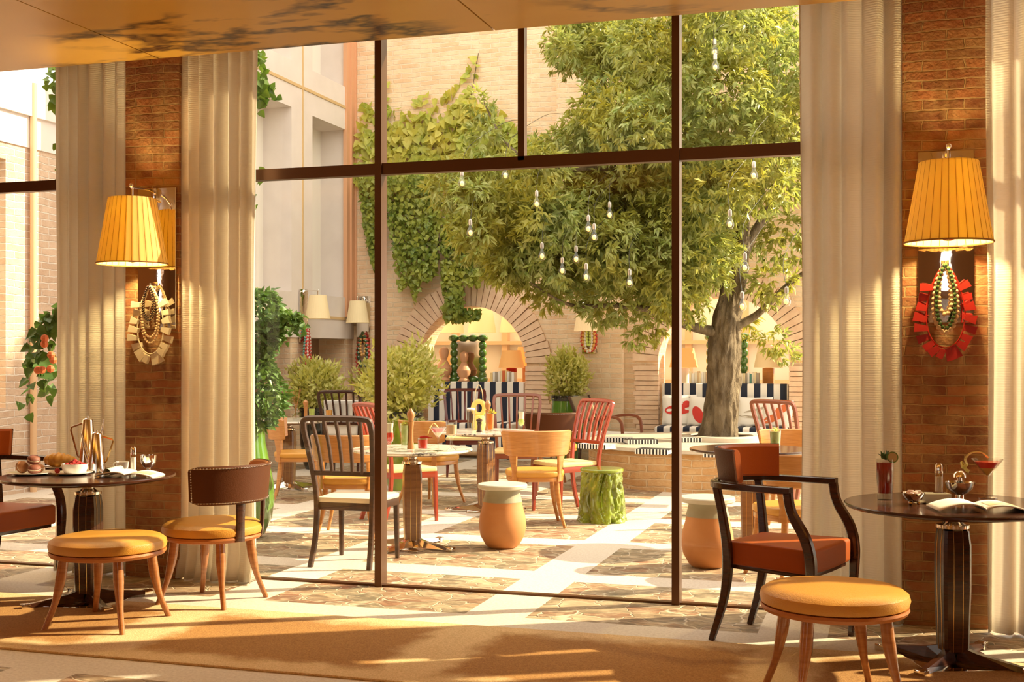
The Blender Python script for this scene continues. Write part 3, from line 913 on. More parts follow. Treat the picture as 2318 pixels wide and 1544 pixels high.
# ================================================================== SEATING AND TABLES (each chair faces +x before it is turned)
def legs4(t, mat, r0, z0, r1, a0=PI / 4, rad0=0.026, rad1=0.0145, bow=0.02):
    for k in range(4):
        a = a0 + k * PI / 2
        pts = spl([(r * math.cos(a), r * math.sin(a), z) for r, z in ((r0, z0), (r0 + (r1 - r0) * 0.22 - bow * 0.3, z0 * 0.68), (r0 + (r1 - r0) * 0.55 - bow * 0.4, z0 * 0.34), (r1, 0))], 4)
        MB().tube(pts, [rad0, rad0 * 1.05, rad1 * 1.15, rad1], 12).build('leg', mat, t)
def round_seat(t, R, mat, rimmat):
    MB().lathe([(0, 0.40), (R - 0.02, 0.40), (R - 0.002, 0.41), (R + 0.004, 0.432), (R - 0.002, 0.453), (R - 0.025, 0.469), (R * 0.75, 0.478), (0, 0.481)], 48).build('seat', mat, t)
    s = MB().lathe([(0, 0.372), (R - 0.03, 0.372), (R - 0.008, 0.378), (R + 0.001, 0.392), (R - 0.002, 0.403), (0, 0.405)], 48).build('seat_rim', rimmat, t)
    return s
def stool(label, loc, rz):
    t = thing('stool', label, 'stool', loc, rz, 'gold leather stools')
    round_seat(t, 0.30, 'leather_gold', 'leather_tan')
    legs4(t, 'wood_stool', 0.225, 0.385, 0.325)
    return t
st = stool('round gold leather stool at the left table in front of the barrel chair', (-3.945, -1.43), 0.05)
dup(st, 'round gold leather stool cut by the bottom edge before the right armchair', (-0.195, -1.76), 0.35)

def studded_chair(label, loc, rz, back='leather_tan', outer='leather_brown', group='barrel chairs with studded backs'):
    t = thing('barrel_chair', label, 'chair', loc, rz, group)
    round_seat(t, 0.285, 'leather_gold', 'leather_tan')
    legs4(t, 'wood_stool', 0.215, 0.385, 0.315)
    for sg in (-1, 1):
        a = PI + sg * rad(24)
        pts = spl([(r * math.cos(a), r * math.sin(a), z) for r, z in ((0.275, 0.38), (0.285, 0.48), (0.29, 0.66))], 4)
        MB().tube(pts, 0, flat=([0.032, 0.024, 0.028], 0.011), up=(math.cos(a), math.sin(a), 0)).build('back_post', 'wood_dark', t)
    ha = rad(80)
    bo = MB().arcband(0.305, PI - ha, PI + ha, 0.595, 0.815, 0.02, 0.02, 32, endround=0.02).build('backrest', outer, t)
    MB().arcband(0.292, PI - ha + 0.03, PI + ha - 0.03, 0.60, 0.812, 0.018, 0.02, 32, endround=0.02).build('back_pad', back, bo)
    nm = MB()
    def nail(a, z):
        r = 0.3165 + (z - 0.595) / 0.22 * 0.02
        nm.sphere((r * math.cos(a), r * math.sin(a), z), 0.0042, 6)
    for i in range(52):
        a = PI - ha + 0.06 + (2 * ha - 0.12) * i / 51
        nail(a, 0.608); nail(a, 0.802)
    for i in range(1, 13):
        nail(PI - ha + 0.05, 0.608 + 0.194 * i / 13); nail(PI + ha - 0.05, 0.608 + 0.194 * i / 13)
    for z in (0.608, 0.802):
        rr = 0.3155 + (z - 0.595) / 0.22 * 0.02
        nm.tube([(rr * math.cos(PI + a), rr * math.sin(PI + a), z) for a in [(-ha + 0.06) + (2 * ha - 0.12) * i / 40 for i in range(41)]], 0.0008, 4)
    for sg in (-1, 1):
        a = PI + sg * (ha - 0.05)
        nm.tube([(0.3155 * math.cos(a), 0.3155 * math.sin(a), 0.608), (0.3345 * math.cos(a), 0.3345 * math.sin(a), 0.802)], 0.0008, 4)
    nm.build('nail_trim', 'chrome', bo)
    return t
sc1 = studded_chair('barrel chair with studded brown back and gold seat by the left curtain', (-3.73, -0.74), PI * 0.985)
sc2 = dup(sc1, 'dark studded barrel chair in front of the brick pilaster in the courtyard', (-3.52, 5.98), rad(120))
remat(sc2, backrest='leather_brown', back_pad='wood_dark')

def armchair(label, loc, rz):
    t = thing('armchair', label, 'chair', loc, rz, 'dark wood armchairs with orange leather')
    poly = [(-0.22, -0.20), (0.20, -0.265), (0.245, -0.24), (0.255, 0.0), (0.245, 0.24), (0.20, 0.265), (-0.22, 0.20)]
    MB().prism(poly, 0.385, 0.505, 0.02, seg=3).build('seat', 'leather_orange', t)
    MB().prism([(x * 0.93, y * 0.93) for x, y in poly], 0.365, 0.39, 0.004).build('seat_frame', 'wood_dark', t)
    for sg in (-1, 1):
        bl = spl([(-0.30, sg * 0.225, 0), (-0.235, sg * 0.215, 0.22), (-0.215, sg * 0.215, 0.42), (-0.235, sg * 0.23, 0.62), (-0.262, sg * 0.245, 0.775)], 5)
        MB().tube(bl, 0, flat=([0.013, 0.018, 0.021, 0.018, 0.016], [0.014, 0.02, 0.024, 0.02, 0.018]), up=(1, 0, 0)).build('leg', 'wood_dark', t)
        fr = spl([(0.235, sg * 0.275, 0), (0.245, sg * 0.28, 0.25), (0.25, sg * 0.285, 0.44), (0.225, sg * 0.29, 0.56), (0.155, sg * 0.29, 0.68), (0.135, sg * 0.29, 0.775)], 5)
        MB().tube(fr, 0, flat=([0.012, 0.018, 0.022, 0.021, 0.02, 0.02], [0.013, 0.019, 0.025, 0.024, 0.021, 0.021]), up=(1, 0, 0)).build('leg', 'wood_dark', t)
    rail = [(0.152, -0.292), (0.0, -0.287), (-0.16, -0.272), (-0.262, -0.235), (-0.325, -0.13), (-0.345, 0.0), (-0.325, 0.13), (-0.262, 0.235), (-0.16, 0.272), (0.0, 0.287), (0.152, 0.292)]
    MB().tube(spl([(x, y, 0.785) for x, y in rail], 5), 0, flat=(0.023, 0.017)).build('arm_rail', 'wood_dark', t)
    bp = MB().arcband(0.30, PI - rad(66), PI + rad(66), 0.80, 0.965, 0.038, 0.025, 28, c=(-0.015, 0, 0), ry=0.255).build('backrest', 'leather_orange', t)
    MB().arcband(0.322, PI - rad(66), PI + rad(66), 0.80, 0.967, 0.012, 0.025, 28, c=(-0.015, 0, 0), ry=0.277).build('back_shell', 'leather_brown', bp)
    return t
ac = armchair('dark wood armchair with orange leather seat at the right table', (-0.47, -0.72), rad(-19))
dup(ac, 'dark wood armchair with orange leather cut by the left edge of the picture', (-5.2, -0.80), rad(-8))
dup(ac, 'dark wood armchair of which only an arm shows at the right edge', (1.12, -1.0), rad(180))

def spindle_chair(label, loc, rz, mat, seatmat, group='spindle back chairs'):
    t = thing('spindle_chair', label, 'chair', loc, rz, group)
    P = lambda sg: [(-0.285, sg * 0.215, 0), (-0.225, sg * 0.205, 0.2), (-0.205, sg * 0.205, 0.44), (-0.235, sg * 0.222, 0.66), (-0.315, sg * 0.248, 0.93)]
    top = [(-0.338, -0.242, 0.99), (-0.345, -0.222, 1.006), (-0.35, -0.15, 1.012), (-0.352, 0, 1.014), (-0.35, 0.15, 1.012), (-0.345, 0.222, 1.006), (-0.338, 0.242, 0.99)]
    path = spl(P(-1), 5) + spl(top, 3) + spl(P(1)[::-1], 5)
    MB().tube(path, 0, flat=(0.0165, 0.0165), up=(0, 1, 0)).build('back_frame', mat, t)
    MB().tube([(-0.232, -0.222, 0.635), (-0.238, 0, 0.635), (-0.232, 0.222, 0.635)], 0, flat=(0.013, 0.016)).build('back_rail', mat, t)
    for k in range(5):
        y = -0.2 + 0.4 * (k + 0.5) / 5
        pts = spl([(-0.236, y * 0.92, 0.635), (-0.275, y * 1.0, 0.82), (-0.35, y * 1.1, 1.008)], 4)
        MB().tube(pts, 0, flat=(0.013, 0.010), up=(0, 1, 0)).build('spindle', mat, t)
    poly = [(-0.20, -0.20), (0.21, -0.235), (0.24, -0.2), (0.245, 0), (0.24, 0.2), (0.21, 0.235), (-0.20, 0.20)]
    MB().prism(poly, 0.43, 0.468, 0.014).build('seat', seatmat, t)
    MB().prism([(x * 0.98, y * 0.98) for x, y in poly], 0.38, 0.432, 0.003).build('apron', mat, t)
    for sg in (-1, 1):
        MB().tube([(0.215, sg * 0.21, 0.43), (0.222, sg * 0.212, 0.2), (0.228, sg * 0.215, 0)], 0, flat=([0.018, 0.013], [0.018, 0.013])).build('leg', mat, t)
    return t
sp = spindle_chair('dark brown spindle chair with beige seat just outside the glass', (-3.5, 0.76), rad(91), 'wood_brown', 'leather_cream')
def sp2(label, loc, rz, mat, seat):
    c = dup(sp, label, loc, rz)
    remat(c, back_frame=mat, back_rail=mat, spindle=mat, apron=mat, leg=mat, seat=seat)
    return c
sp2('red lacquered spindle chair with pale seat facing left beside the wooden barrel chair', (-2.78, 3.82), rad(-130), 'lacquer_red', 'leather_straw')
sp2('red lacquered spindle chair behind the marble table with cocktails, next to the bronze mullion', (-4.02, 2.85), rad(50), 'lacquer_red', 'leather_straw')
sp2('brown spindle chair behind the further marble table, in front of the arch edge', pd(1168, 12.55), rad(-75), 'lacquer_rosewood', 'leather_straw')
sp2('maroon spindle chair standing before the left striped sofa', (-4.80, 6.75), rad(-70), 'lacquer_maroon', 'leather_straw')
sp2('rosewood spindle chair before the right striped sofa, cut by the curtain', (-0.78, 4.6), rad(55), 'lacquer_rosewood', 'leather_straw')
dk = sp2('dark chair with white cushion behind its slats near the green bushes', (-6.15, 6.3), rad(100), 'wood_dark', 'cloth_white')
cu = MB().grid(lambda u, v: (-0.205 - 0.08 * v + 0.02 * math.sin(u * PI) , -0.2 + 0.4 * u, 0.48 + 0.42 * v), 10, 10)
cuo = cu.build('back_cushion', 'cloth_white', dk)
so_ = cuo.modifiers.new('thick', 'SOLIDIFY'); so_.thickness = 0.05

def bentwood(label, loc, rz):
    t = thing('barrel_chair', label, 'chair', loc, rz, 'honey wood barrel chairs')
    n = 40
    poly = []
    for i in range(n):
        a = 2 * PI * i / n
        c, s = math.cos(a), math.sin(a)
        k = (abs(c) ** 3 + abs(s) ** 3) ** (-1 / 3)
        poly.append((0.235 * k * c, 0.245 * k * s))
    MB().prism(poly, 0.42, 0.475, 0.022, seg=3).build('seat', 'leather_gold', t)
    MB().prism([(x * 0.97, y * 0.97) for x, y in poly], 0.385, 0.422, 0.005).build('seat_rim', 'wood_honey', t)
    legs4(t, 'wood_honey', 0.235, 0.39, 0.325, rad0=0.022, rad1=0.013)
    ha = rad(66)
    MB().arcband(0.285, PI - ha, PI + ha, 0.60, 0.815, 0.018, 0.035, 30, endround=0.012).build('backrest', 'wood_band', t)
    for sg in (-1, 1):
        a = PI + sg * rad(46)
        pts = spl([(r * math.cos(a), r * math.sin(a), z) for r, z in ((0.262, 0.385), (0.262, 0.47), (0.272, 0.56), (0.285, 0.68))], 4)
        MB().tube(pts, 0, flat=([0.03, 0.02, 0.034, 0.05], 0.012), up=(math.cos(a), math.sin(a), 0)).build('back_post', 'wood_honey', t)
    return t
bw = bentwood('honey wood barrel chair behind the terracotta stool, back to the viewer', (-2.82, 2.88), rad(112))
dup(bw, 'honey wood barrel chair seen through the slats of the dark spindle chair', (-4.08, 1.92), rad(104))
dup(bw, 'honey wood barrel chair side on between green vase and dark spindle chair', (-5.62, 4.02), rad(25))
dup(bw, 'honey wood barrel chair tucked at the further marble table behind the cocktails', (-4.2, 4.05), rad(70))
dup(bw, 'honey wood barrel chair behind the mint drink, facing the viewer', (-0.72, 3.2), rad(-95))
dup(bw, 'honey wood barrel chair mostly hidden behind the right armchair', (-0.55, 1.05), rad(125))
dup(bw, 'honey wood barrel chair at the far left table, hidden by the climbing plant', (-6.6, 4.1), rad(60))

def ped_table(label, loc, rz, R, topmat, colmat, marble_top=False, group='round pedestal tables'):
    t = thing('table', label, 'table', loc, rz, group)
    e = 0.022 if marble_top else 0.02
    MB().lathe([(0, 0.74 - e), (R - 0.012, 0.74 - e), (R, 0.74 - e * 0.6), (R, 0.736), (R - 0.004, 0.74), (0, 0.74)], 72).build('tabletop', topmat, t)
    MB().lathe([(0, 0.705), (R * 0.78, 0.705), (R * 0.8, 0.72), (0, 0.72)], 48).build('underplate', colmat, t)
    MB().lathe([(0, 0.62), (0.062, 0.62), (0.075, 0.63), (0.075, 0.645), (0.05, 0.65), (0.035, 0.665), (0.05, 0.70), (0.07, 0.706), (0, 0.707)], 20).build('collar', 'steel', t)
    col = MB().rings([[(x * w, y * w, z) for x, y in ((1, -.8), (1, .8), (.8, 1), (-.8, 1), (-1, .8), (-1, -.8), (-.8, -1), (.8, -1))] for z, w in ((0.06, 0.058), (0.35, 0.066), (0.55, 0.066), (0.62, 0.058))]).build('column', colmat, t, smooth=20)
    for k in range(4):
        a = k * PI / 2
        M = RZ(a)
        inl = MB()
        for y in (-0.022, 0.022):
            inl.tube([(0.0585, y, 0.06), (0.0665, y, 0.35), (0.0665, y, 0.55), (0.0585, y, 0.62)], 0.0016, 6, M=M)
        inl.build('inlay', 'brass', col)
    for k in range(4):
        M = RZ(k * PI / 2 + PI / 4)
        R_ = [[(x, y, z) for y, z in ((-w, z0), (w, z0), (w * 0.55, z1), (-w * 0.55, z1))] for x, w, z0, z1 in ((0.03, 0.03, 0.012, 0.085), (0.12, 0.03, 0.012, 0.06), (0.30, 0.024, 0.012, 0.035), (0.36, 0.022, 0.012, 0.03))]
        arm = MB().rings(R_, M=M).build('foot', 'steel' if marble_top else colmat, t, smooth=0)
        MB().box(0.325, 0.375, -0.026, 0.026, 0, 0.034, 0.004, M=M).build('foot_cap', 'steel', arm)
    if marble_top:
        MB().box(-0.17, 0.17, -0.17, 0.17, 0.0, 0.012, 0.003, M=RZ(PI / 4)).build('base_plate', 'steel', t)
    else:
        MB().box(-0.20, 0.20, -0.20, 0.20, 0.0, 0.012, 0.003).build('base_plate', 'steel', t)
    return t
TL = Vector((-4.41, -0.97, 0.74)); TRT = Vector((0.31, -0.95, 0.74))
tb = ped_table('glossy dark wood round table at left set with coffee pots and pastries', (TL.x, TL.y), rad(8), 0.49, 'wood_dark', 'wood_dark')
dup(tb, 'glossy dark wood round table at right with cocktails and an open magazine', (TRT.x, TRT.y), rad(20))
T1 = Vector((-3.36, 1.45, 0.74)); T2 = Vector((-3.50, 3.62, 0.74)); T3 = Vector((-6.15, 4.84, 0.74)); T4 = Vector((-0.95, 2.2, 0.74))
mt = ped_table('round white marble table with cocktails just outside the glass', (T1.x, T1.y), rad(30), 0.45, 'table_marble', 'wood_column', True)
dup(mt, 'round white marble table further out with pepper mill and tall glasses', (T2.x, T2.y), rad(60))
dup(mt, 'round marble table far left in the courtyard with pepper mill and bottle', (T3.x, T3.y), rad(10))
t4 = dup(mt, 'round table behind the right armchair carrying a mint drink', (T4.x, T4.y), rad(0))
remat(t4, tabletop='wood_dark')

# ---- ceramic stools
def pot_stool(label, loc, rz=0):
    t = thing('pot_stool', label, 'stool', loc, rz, 'terracotta pot stools')
    MB().lathe([(0, 0), (0.095, 0), (0.125, 0.02), (0.165, 0.09), (0.178, 0.16), (0.17, 0.24), (0.15, 0.31), (0.146, 0.345), (0.14, 0.35), (0, 0.35)], 44).build('body', 'terracotta', t)
    MB().lathe([(0, 0.345), (0.147, 0.345), (0.138, 0.38), (0.128, 0.42), (0.135, 0.439), (0, 0.44)], 44).build('neck', 'glaze_neck', t)
    MB().lathe([(0, 0.438), (0.135, 0.438), (0.175, 0.44), (0.184, 0.447), (0.186, 0.468), (0.18, 0.476), (0, 0.478)], 44).build('top', 'glaze_stone', t)
    return t
ps = pot_stool('terracotta pot stool with grey top in the sun, centre of the courtyard', (-2.72, 1.66))
dup(ps, 'terracotta pot stool with grey top in shade behind the right armchair', (-1.14, 1.28), 1.0)
t = thing('stump_stool', 'glossy green ceramic stool shaped like a tree stump', 'stool', (-2.33, 3.28))
b = MB()
n, mz = 110, 48
R = []
for i in range(mz + 1):
    z = 0.435 * i / mz
    ring = []
    for j in range(n):
        a = 2 * PI * j / n
        q = Vector((math.cos(a) * 1.5 + 0.35 * math.sin(z * 8), math.sin(a) * 1.5, z * 1.1))
        rdg = mnoise.noise(q * 2.6) * 0.5 + mnoise.noise(q * 5.0 + Vector((3, 1, 7))) * 0.4
        rdg = -abs(rdg) * 0.11 + 0.018
        r = 0.178 + rdg + 0.012 * math.sin(z * 9 + 1) + 0.02 * max(0, 0.08 - z) / 0.08 * abs(math.sin(a * 3.5))
        ring.append((r * math.cos(a), r * math.sin(a), z))
    R.append(ring)
b.rings(R).build('trunk', 'glaze_green', t, smooth=70)
MB().lathe([(0, 0.43), (0.182, 0.43), (0.19, 0.437), (0.19, 0.452), (0.182, 0.46), (0, 0.462)], 44).build('top', 'glaze_green', t)

# ---- lounge armchair with olive canvas
t = thing('lounge_chair', 'low lounge armchair with olive canvas back and bent wood arms', 'chair', (-3.42, 8.52), rad(-12))
for sg in (-1, 1):
    MB().tube(spl([(-0.30, sg * 0.3, 0), (-0.28, sg * 0.3, 0.4), (-0.33, sg * 0.3, 0.62), (-0.45, sg * 0.29, 0.90)], 4), 0, flat=(0.018, 0.018), up=(0, 1, 0)).build('back_leg', 'wood_brown', t)
    MB().tube(spl([(-0.30, sg * 0.3, 0.56), (-0.05, sg * 0.31, 0.63), (0.18, sg * 0.31, 0.65), (0.29, sg * 0.31, 0.60), (0.32, sg * 0.31, 0.45), (0.34, sg * 0.31, 0)], 5), 0, flat=(0.018, 0.016), up=(0, 1, 0)).build('arm', 'lacquer_rosewood', t)
MB().box(-0.30, 0.32, -0.28, 0.28, 0.33, 0.43, 0.03).build('seat', 'cloth_white', t)
bk = MB().grid(lambda u, v: (-0.335 - 0.115 * v + 0.03 * math.sin(v * PI), -0.28 + 0.56 * u, 0.6 + 0.3 * v), 6, 8).build('backrest', 'canvas_olive', t)
q = bk.modifiers.new('thick', 'SOLIDIFY'); q.thickness = 0.012

# ---- striped sofas in the arches
def sofa(label, loc, wdt):
    t = thing('sofa', label, 'sofa', loc, 0, 'striped sofas')
    h = wdt / 2
    MB().box(-h, h, -0.16, 0.0, 0.06, 1.06, 0.03).build('backrest', 'sofa_stripe', t)
    MB().box(-h, h, -0.72, -0.14, 0.10, 0.36, 0.02).build('base', 'sofa_stripe', t)
    MB().box(-h + 0.005, h - 0.005, -0.74, -0.165, 0.365, 0.50, 0.035, seg=3).build('seat_cushion', 'sofa_stripe', t)
    for x in (-h + 0.08, h - 0.08):
        for y in (-0.66, -0.08):
            MB().tube([(x, y, 0), (x, y, 0.11)], 0.02, 8).build('leg', 'wood_dark', t)
    return t
sofa('navy and white striped sofa in the left arch', (-5.60, 9.62), 1.46)
sofa('navy and white striped sofa in the right arch behind the tree', (-2.05, 9.60), 1.70)
def cushion(label, x, y, z, w_, h_, mat, lean, rz, art):
    t = thing('cushion', label, 'cushion', (x, y, z), rz, 'cushions on the right striped sofa')
    def fn(sgn):
        def f(u, v):
            a, b2 = 2 * u - 1, 2 * v - 1
            k = max(0.0, (1 - a ** 4) * (1 - b2 ** 4)) ** 0.5
            s2 = 1 - 0.06 * (1 - abs(a)) * abs(b2) ** 3
            p = Vector((a * w_ / 2 * (1 - 0.05 * (1 - abs(b2)) * abs(a) ** 3), sgn * 0.06 * k, h_ / 2 + b2 * h_ / 2 * s2))
            return (p.x, p.y * 1.0 + p.z * lean, p.z * math.cos(lean))
        return f
    MB().grid(fn(-1), 14, 14).grid(fn(1), 14, 14).build('cover', mat, t)
    if art:
        g = MB()
        for (cx, cz, rx, rz_, ang) in art[1]:
            pts = []
            for i in range(20):
                a = 2 * PI * i / 20
                X, Z = rx * math.cos(a), rz_ * math.sin(a)
                xx, zz = cx + X * math.cos(ang) - Z * math.sin(ang), cz + X * math.sin(ang) + Z * math.cos(ang)
                u, v = min(max(xx / w_ + 0.5, 0.02), 0.98), min(max(zz / h_, 0.02), 0.98)
                P = fn(-1)(u, v); pts.append((P[0], P[1] - 0.006, P[2]))
            P = fn(-1)(min(max(cx / w_ + 0.5, 0.02), 0.98), min(max(cz / h_, 0.02), 0.98))
            c_ = (P[0], P[1] - 0.008, P[2])
            g.raw([c_] + pts, [(0, 1 + i, 1 + (i + 1) % 20) for i in range(20)])
        g.build('print', art[0], t)
    return t
CY_ = 9.27
plain('print_red', (0.62, 0.04, 0.03), 0.7); plain('print_yellow', (0.80, 0.62, 0.16), 0.7)
plain('print_grey', (0.42, 0.36, 0.28), 0.7); plain('print_orange', (0.66, 0.16, 0.05), 0.7)
cushion('white cushion with a red print at the left end of the right sofa', -2.62, CY_ - 0.06, 0.50, 0.46, 0.42, 'cloth_white', 0.22, 0.12, ('print_red', [(0, 0.22, 0.20, 0.07, 0.1), (0.1, 0.3, 0.05, 0.04, 0)]))
cushion('white cushion with red and yellow shapes left of the tree trunk', -2.30, CY_ - 0.12, 0.50, 0.42, 0.40, 'cloth_white', 0.25, -0.1, ('print_red', [(-0.05, 0.15, 0.07, 0.13, 0.5), (0.08, 0.28, 0.05, 0.05, 0)]))
cushion('pale cushion with a faint bird drawing half behind the tree trunk', -2.0, CY_ - 0.07, 0.50, 0.40, 0.38, 'leather_cream', 0.25, 0.1, ('print_grey', [(0.03, 0.2, 0.09, 0.015, 0.9), (-0.03, 0.2, 0.08, 0.012, 1.4)]))
cushion('white cushion with dark branches right of the tree trunk', -1.62, CY_ - 0.07, 0.50, 0.46, 0.40, 'cloth_white', 0.25, 0.05, ('print_grey', [(0.05, 0.24, 0.2, 0.014, 0.25), (-0.03, 0.13, 0.18, 0.016, -0.1), (0.06, 0.15, 0.015, 0.09, 0.3)]))
cushion('white cushion with orange and red shapes at the right end of the right sofa', -1.34, CY_ - 0.12, 0.50, 0.42, 0.36, 'cloth_white', 0.28, -0.15, ('print_orange', [(-0.04, 0.12, 0.15, 0.05, 0.4), (0.08, 0.25, 0.1, 0.05, 0.5)]))

# ---- consoles behind the sofas with lamps, books, mirrors, terracotta figures
for x, wd, nm in ((-5.60, 1.5, 'left'), (-2.02, 1.72, 'right')):
    t = thing('console', 'pale console shelf behind the %s striped sofa' % nm, 'shelf', (x, 9.82), 0, 'consoles in the arches')
    MB().box(-wd / 2 + .02, wd / 2 - .02, -0.17, 0.45, 1.0, 1.035, 0.004).build('shelf_board', 'stone_rim', t)
    for sx in (-1, 1):
        MB().box(sx * (wd / 2 - 0.1) - 0.03, sx * (wd / 2 - 0.1) + 0.03, -0.15, 0.15, 0, 1.0).build('leg', 'stone_rim', t)
def table_lamp(label, loc, base, shade, s=1.0):
    t = thing('table_lamp', label, 'lamp', loc, 0, 'table lamps in the arches')
    MB().lathe([(0, 0), (0.085 * s, 0), (0.085 * s, 0.24 * s), (0.03, 0.25 * s), (0.012, 0.27 * s), (0.012, 0.34 * s), (0, 0.34 * s)], 24).build('base', base, t)
    MB().lathe([(0.21 * s, 0.25 * s), (0.15 * s, 0.53 * s), (0.147 * s, 0.53 * s), (0.207 * s, 0.25 * s)], 36, cap=False).build('lamp_shade', shade, t)
    return t
ZC = 1.035
table_lamp('orange shaded lamp on a red base, left one of two beside the green mirror', (-5.15, 9.78, ZC), 'block_red', 'shade_orange', 0.9)
table_lamp('orange shaded lamp at the right end of the left arch, behind its twin', (-5.0, 10.12, ZC), 'terracotta', 'shade_orange')
table_lamp('orange shaded lamp at the left edge of the left arch behind the bush', (-6.2, 10.12, ZC), 'terracotta', 'shade_orange', 0.9)
table_lamp('orange shaded lamp at the left side of the right arch', (-2.66, 9.85, ZC), 'cloth_white', 'shade_orange', 0.95)
table_lamp('pale shaded lamp on a brown base at the right side of the right arch', (-1.50, 9.85, ZC), 'wood_honey', 'shade_ivory', 0.95)
def bead_mirror(label, loc, wd, ht):
    t = thing('mirror', label, 'mirror', loc, 0, 'mirrors framed in green glass beads')
    MB().box(-wd / 2 + 0.03, wd / 2 - 0.03, 0.0, 0.02, 0.05, ht - 0.05).build('mirror_glass', 'steel', t)
    s0 = MB().sphere((0, 0, 0), 0.062, 14, (1, 0.9, 0.95))
    first = None
    pos = [(-wd / 2 + wd * i / 3, ht, 1.35) for i in range(4)] + [(sx * wd / 2, ht - (i + 1) * ht / 6, 1.0) for sx in (-1, 1) for i in range(5)] + [(-wd / 2 + wd * i / 3, 0.05, 1.3) for i in range(4)]
    for (x, z, k) in pos:
        if first is None:
            first = s0.build('glass_bead', 'glass_bead_green', t); o = first
        else:
            o = first.copy(); COL.objects.link(o); o.parent = t
        o.location = (x, -0.01, z); o.scale = (k, k, 0.95 if k > 1 else 1.15)
    return t
bead_mirror('mirror framed in green glass beads in the left arch', (-5.84, 9.86, ZC), 0.45, 0.66)
bead_mirror('mirror framed in green glass beads hidden behind the tree trunk', (-2.06, 9.86, ZC), 0.46, 0.66)
def figure(label, x, y, s):
    t = MB().lathe([(0, 0), (0.09 * s, 0), (0.11 * s, 0.05 * s), (0.08 * s, 0.10 * s), (0.13 * s, 0.18 * s), (0.14 * s, 0.25 * s), (0.09 * s, 0.33 * s), (0.05 * s, 0.40 * s), (0.075 * s, 0.46 * s), (0.09 * s, 0.53 * s), (0.07 * s, 0.59 * s), (0, 0.62 * s)], 28).build('urn', 'terracotta_pale', None, (x, y, ZC))
    tag(t, label, 'urn', 'terracotta urns in the left arch')
figure('tall terracotta urn left of the green bead mirror', -6.18, 9.74, 0.86)
figure('slim terracotta urn standing in front of the green bead mirror', -5.86, 9.72, 0.75)
bk0 = None
def bookrow(x0, x1, y, cols, row):
    global bk0
    x = x0; i = 0; r = random.Random(int(abs(x0) * 10))
    while x < x1 - 0.02:
        wd, h = r.uniform(0.022, 0.042), r.uniform(0.15, 0.19)
        mt_, nm = cols[i % len(cols)]
        o = MB().box(0, wd, 0, 0.13, 0, h, 0.003).build('book', mt_, None, (x, y, ZC))
        tag(o, '%s book standing in the row %s' % (nm, row), 'book', '%s books %s' % (nm, row))
        x += wd + 0.002; i += 1
bookrow(-5.42, -5.05, 9.60, [('leather_straw', 'straw coloured'), ('paper', 'white'), ('print_grey', 'grey'), ('paper', 'white'), ('shade_cream', 'cream'), ('print_orange', 'orange')], 'above the left striped sofa')
bookrow(-2.55, -2.24, 9.62, [('shade_cream', 'cream'), ('paper', 'white'), ('liquid_milk', 'ivory'), ('bead_cream', 'tan')], 'left of the trunk above the right sofa')
bookrow(-1.98, -1.62, 9.62, [('shade_cream', 'cream'), ('print_grey', 'grey'), ('paper', 'white'), ('bead_teal', 'bluish'), ('liquid_milk', 'ivory')], 'right of the trunk above the right sofa')
for i, x in enumerate((-6.62, -6.08, -5.55)):
    z = 1.80
    t = thing('hanging_lamp', ['cream shade hanging in the room behind the left arch, left one', 'cream shade hanging in the room behind the left arch, middle one', 'cream shade hanging in the room behind the left arch, right one'][i], 'lamp', (x, 11.2, z), 0, 'cream shades in the room behind the arch')
    MB().lathe([(0.23, 0), (0.16, 0.42), (0.157, 0.42), (0.227, 0)], 32, cap=False).build('shade', 'shade_ivory', t)
    MB().tube([(0, 0, 0.42), (0, 0, 2.33)], 0.008, 6).tube([(-0.157, 0, 0.42), (0.157, 0, 0.42)], 0.004, 6).build('cord', 'chrome', t)

# ================================================================== TREE, PLANTER, PLANTS
RC = Vector((-1.80, 7.15, 0))
t = thing('planter', 'round brick planter with pale stone top around the courtyard tree', 'planter', RC)
brick('brick_ring', (0.58, 0.34, 0.14), (0.50, 0.27, 0.10), (0.66, 0.48, 0.28), 0.078, 0.24, 'xy', (0.68, 0.48, 0.26))
MB().lathe([(1.53, 0), (1.53, 0.40), (1.49, 0.41), (1.49, 0), ], 96, cap=False).build('brick_wall', 'brick_ring', t)
MB().lathe([(0.40, 0.40), (1.55, 0.40), (1.58, 0.41), (1.58, 0.445), (1.56, 0.455), (0.40, 0.455)], 96, cap=False).build('stone_top', 'stone_rim', t)
MB().lathe([(0.36, 0.36), (0.47, 0.36), (0.47, 0.50), (0.455, 0.515), (0.37, 0.515), (0.36, 0.50)], 56, cap=False).build('inner_ring', 'stone_rim', t)
MB().lathe([(0, 0.40), (0.365, 0.40), (0.365, 0.455), (0.2, 0.475), (0, 0.48)], 40).build('soil', 'soil', t)

tr = thing('tree', 'leafy courtyard tree with a thick pale trunk growing from the brick planter', 'tree', RC)
def bough(pts, r, name, k=8, n=18, rough=0.0):
    P = spl(pts, k); m = len(P); rr = lerp(r, m); R = []
    for i, p in enumerate(P):
        tn = (P[min(i + 1, m - 1)] - P[max(i - 1, 0)]).normalized()
        s = tn.cross(Vector((0, 1, 0.01))).normalized(); q = s.cross(tn)
        ring = []
        for j in range(n):
            a = 2 * PI * j / n
            d = s * math.cos(a) + q * math.sin(a)
            f = 1 + rough * (mnoise.noise(Vector((d.x * 1.6, d.y * 1.6, p.z * 1.7))) + 0.6 * mnoise.noise(Vector((d.x * 4, d.y * 4, p.z * 4 + 9))) - 0.5 * abs(mnoise.noise(Vector((d.x * 7, d.y * 7, p.z * 5)))))
            ring.append(tuple(p + d * rr[i] * f))
        R.append(ring)
    return MB().rings(R).build(name, 'bark', tr, smooth=75)
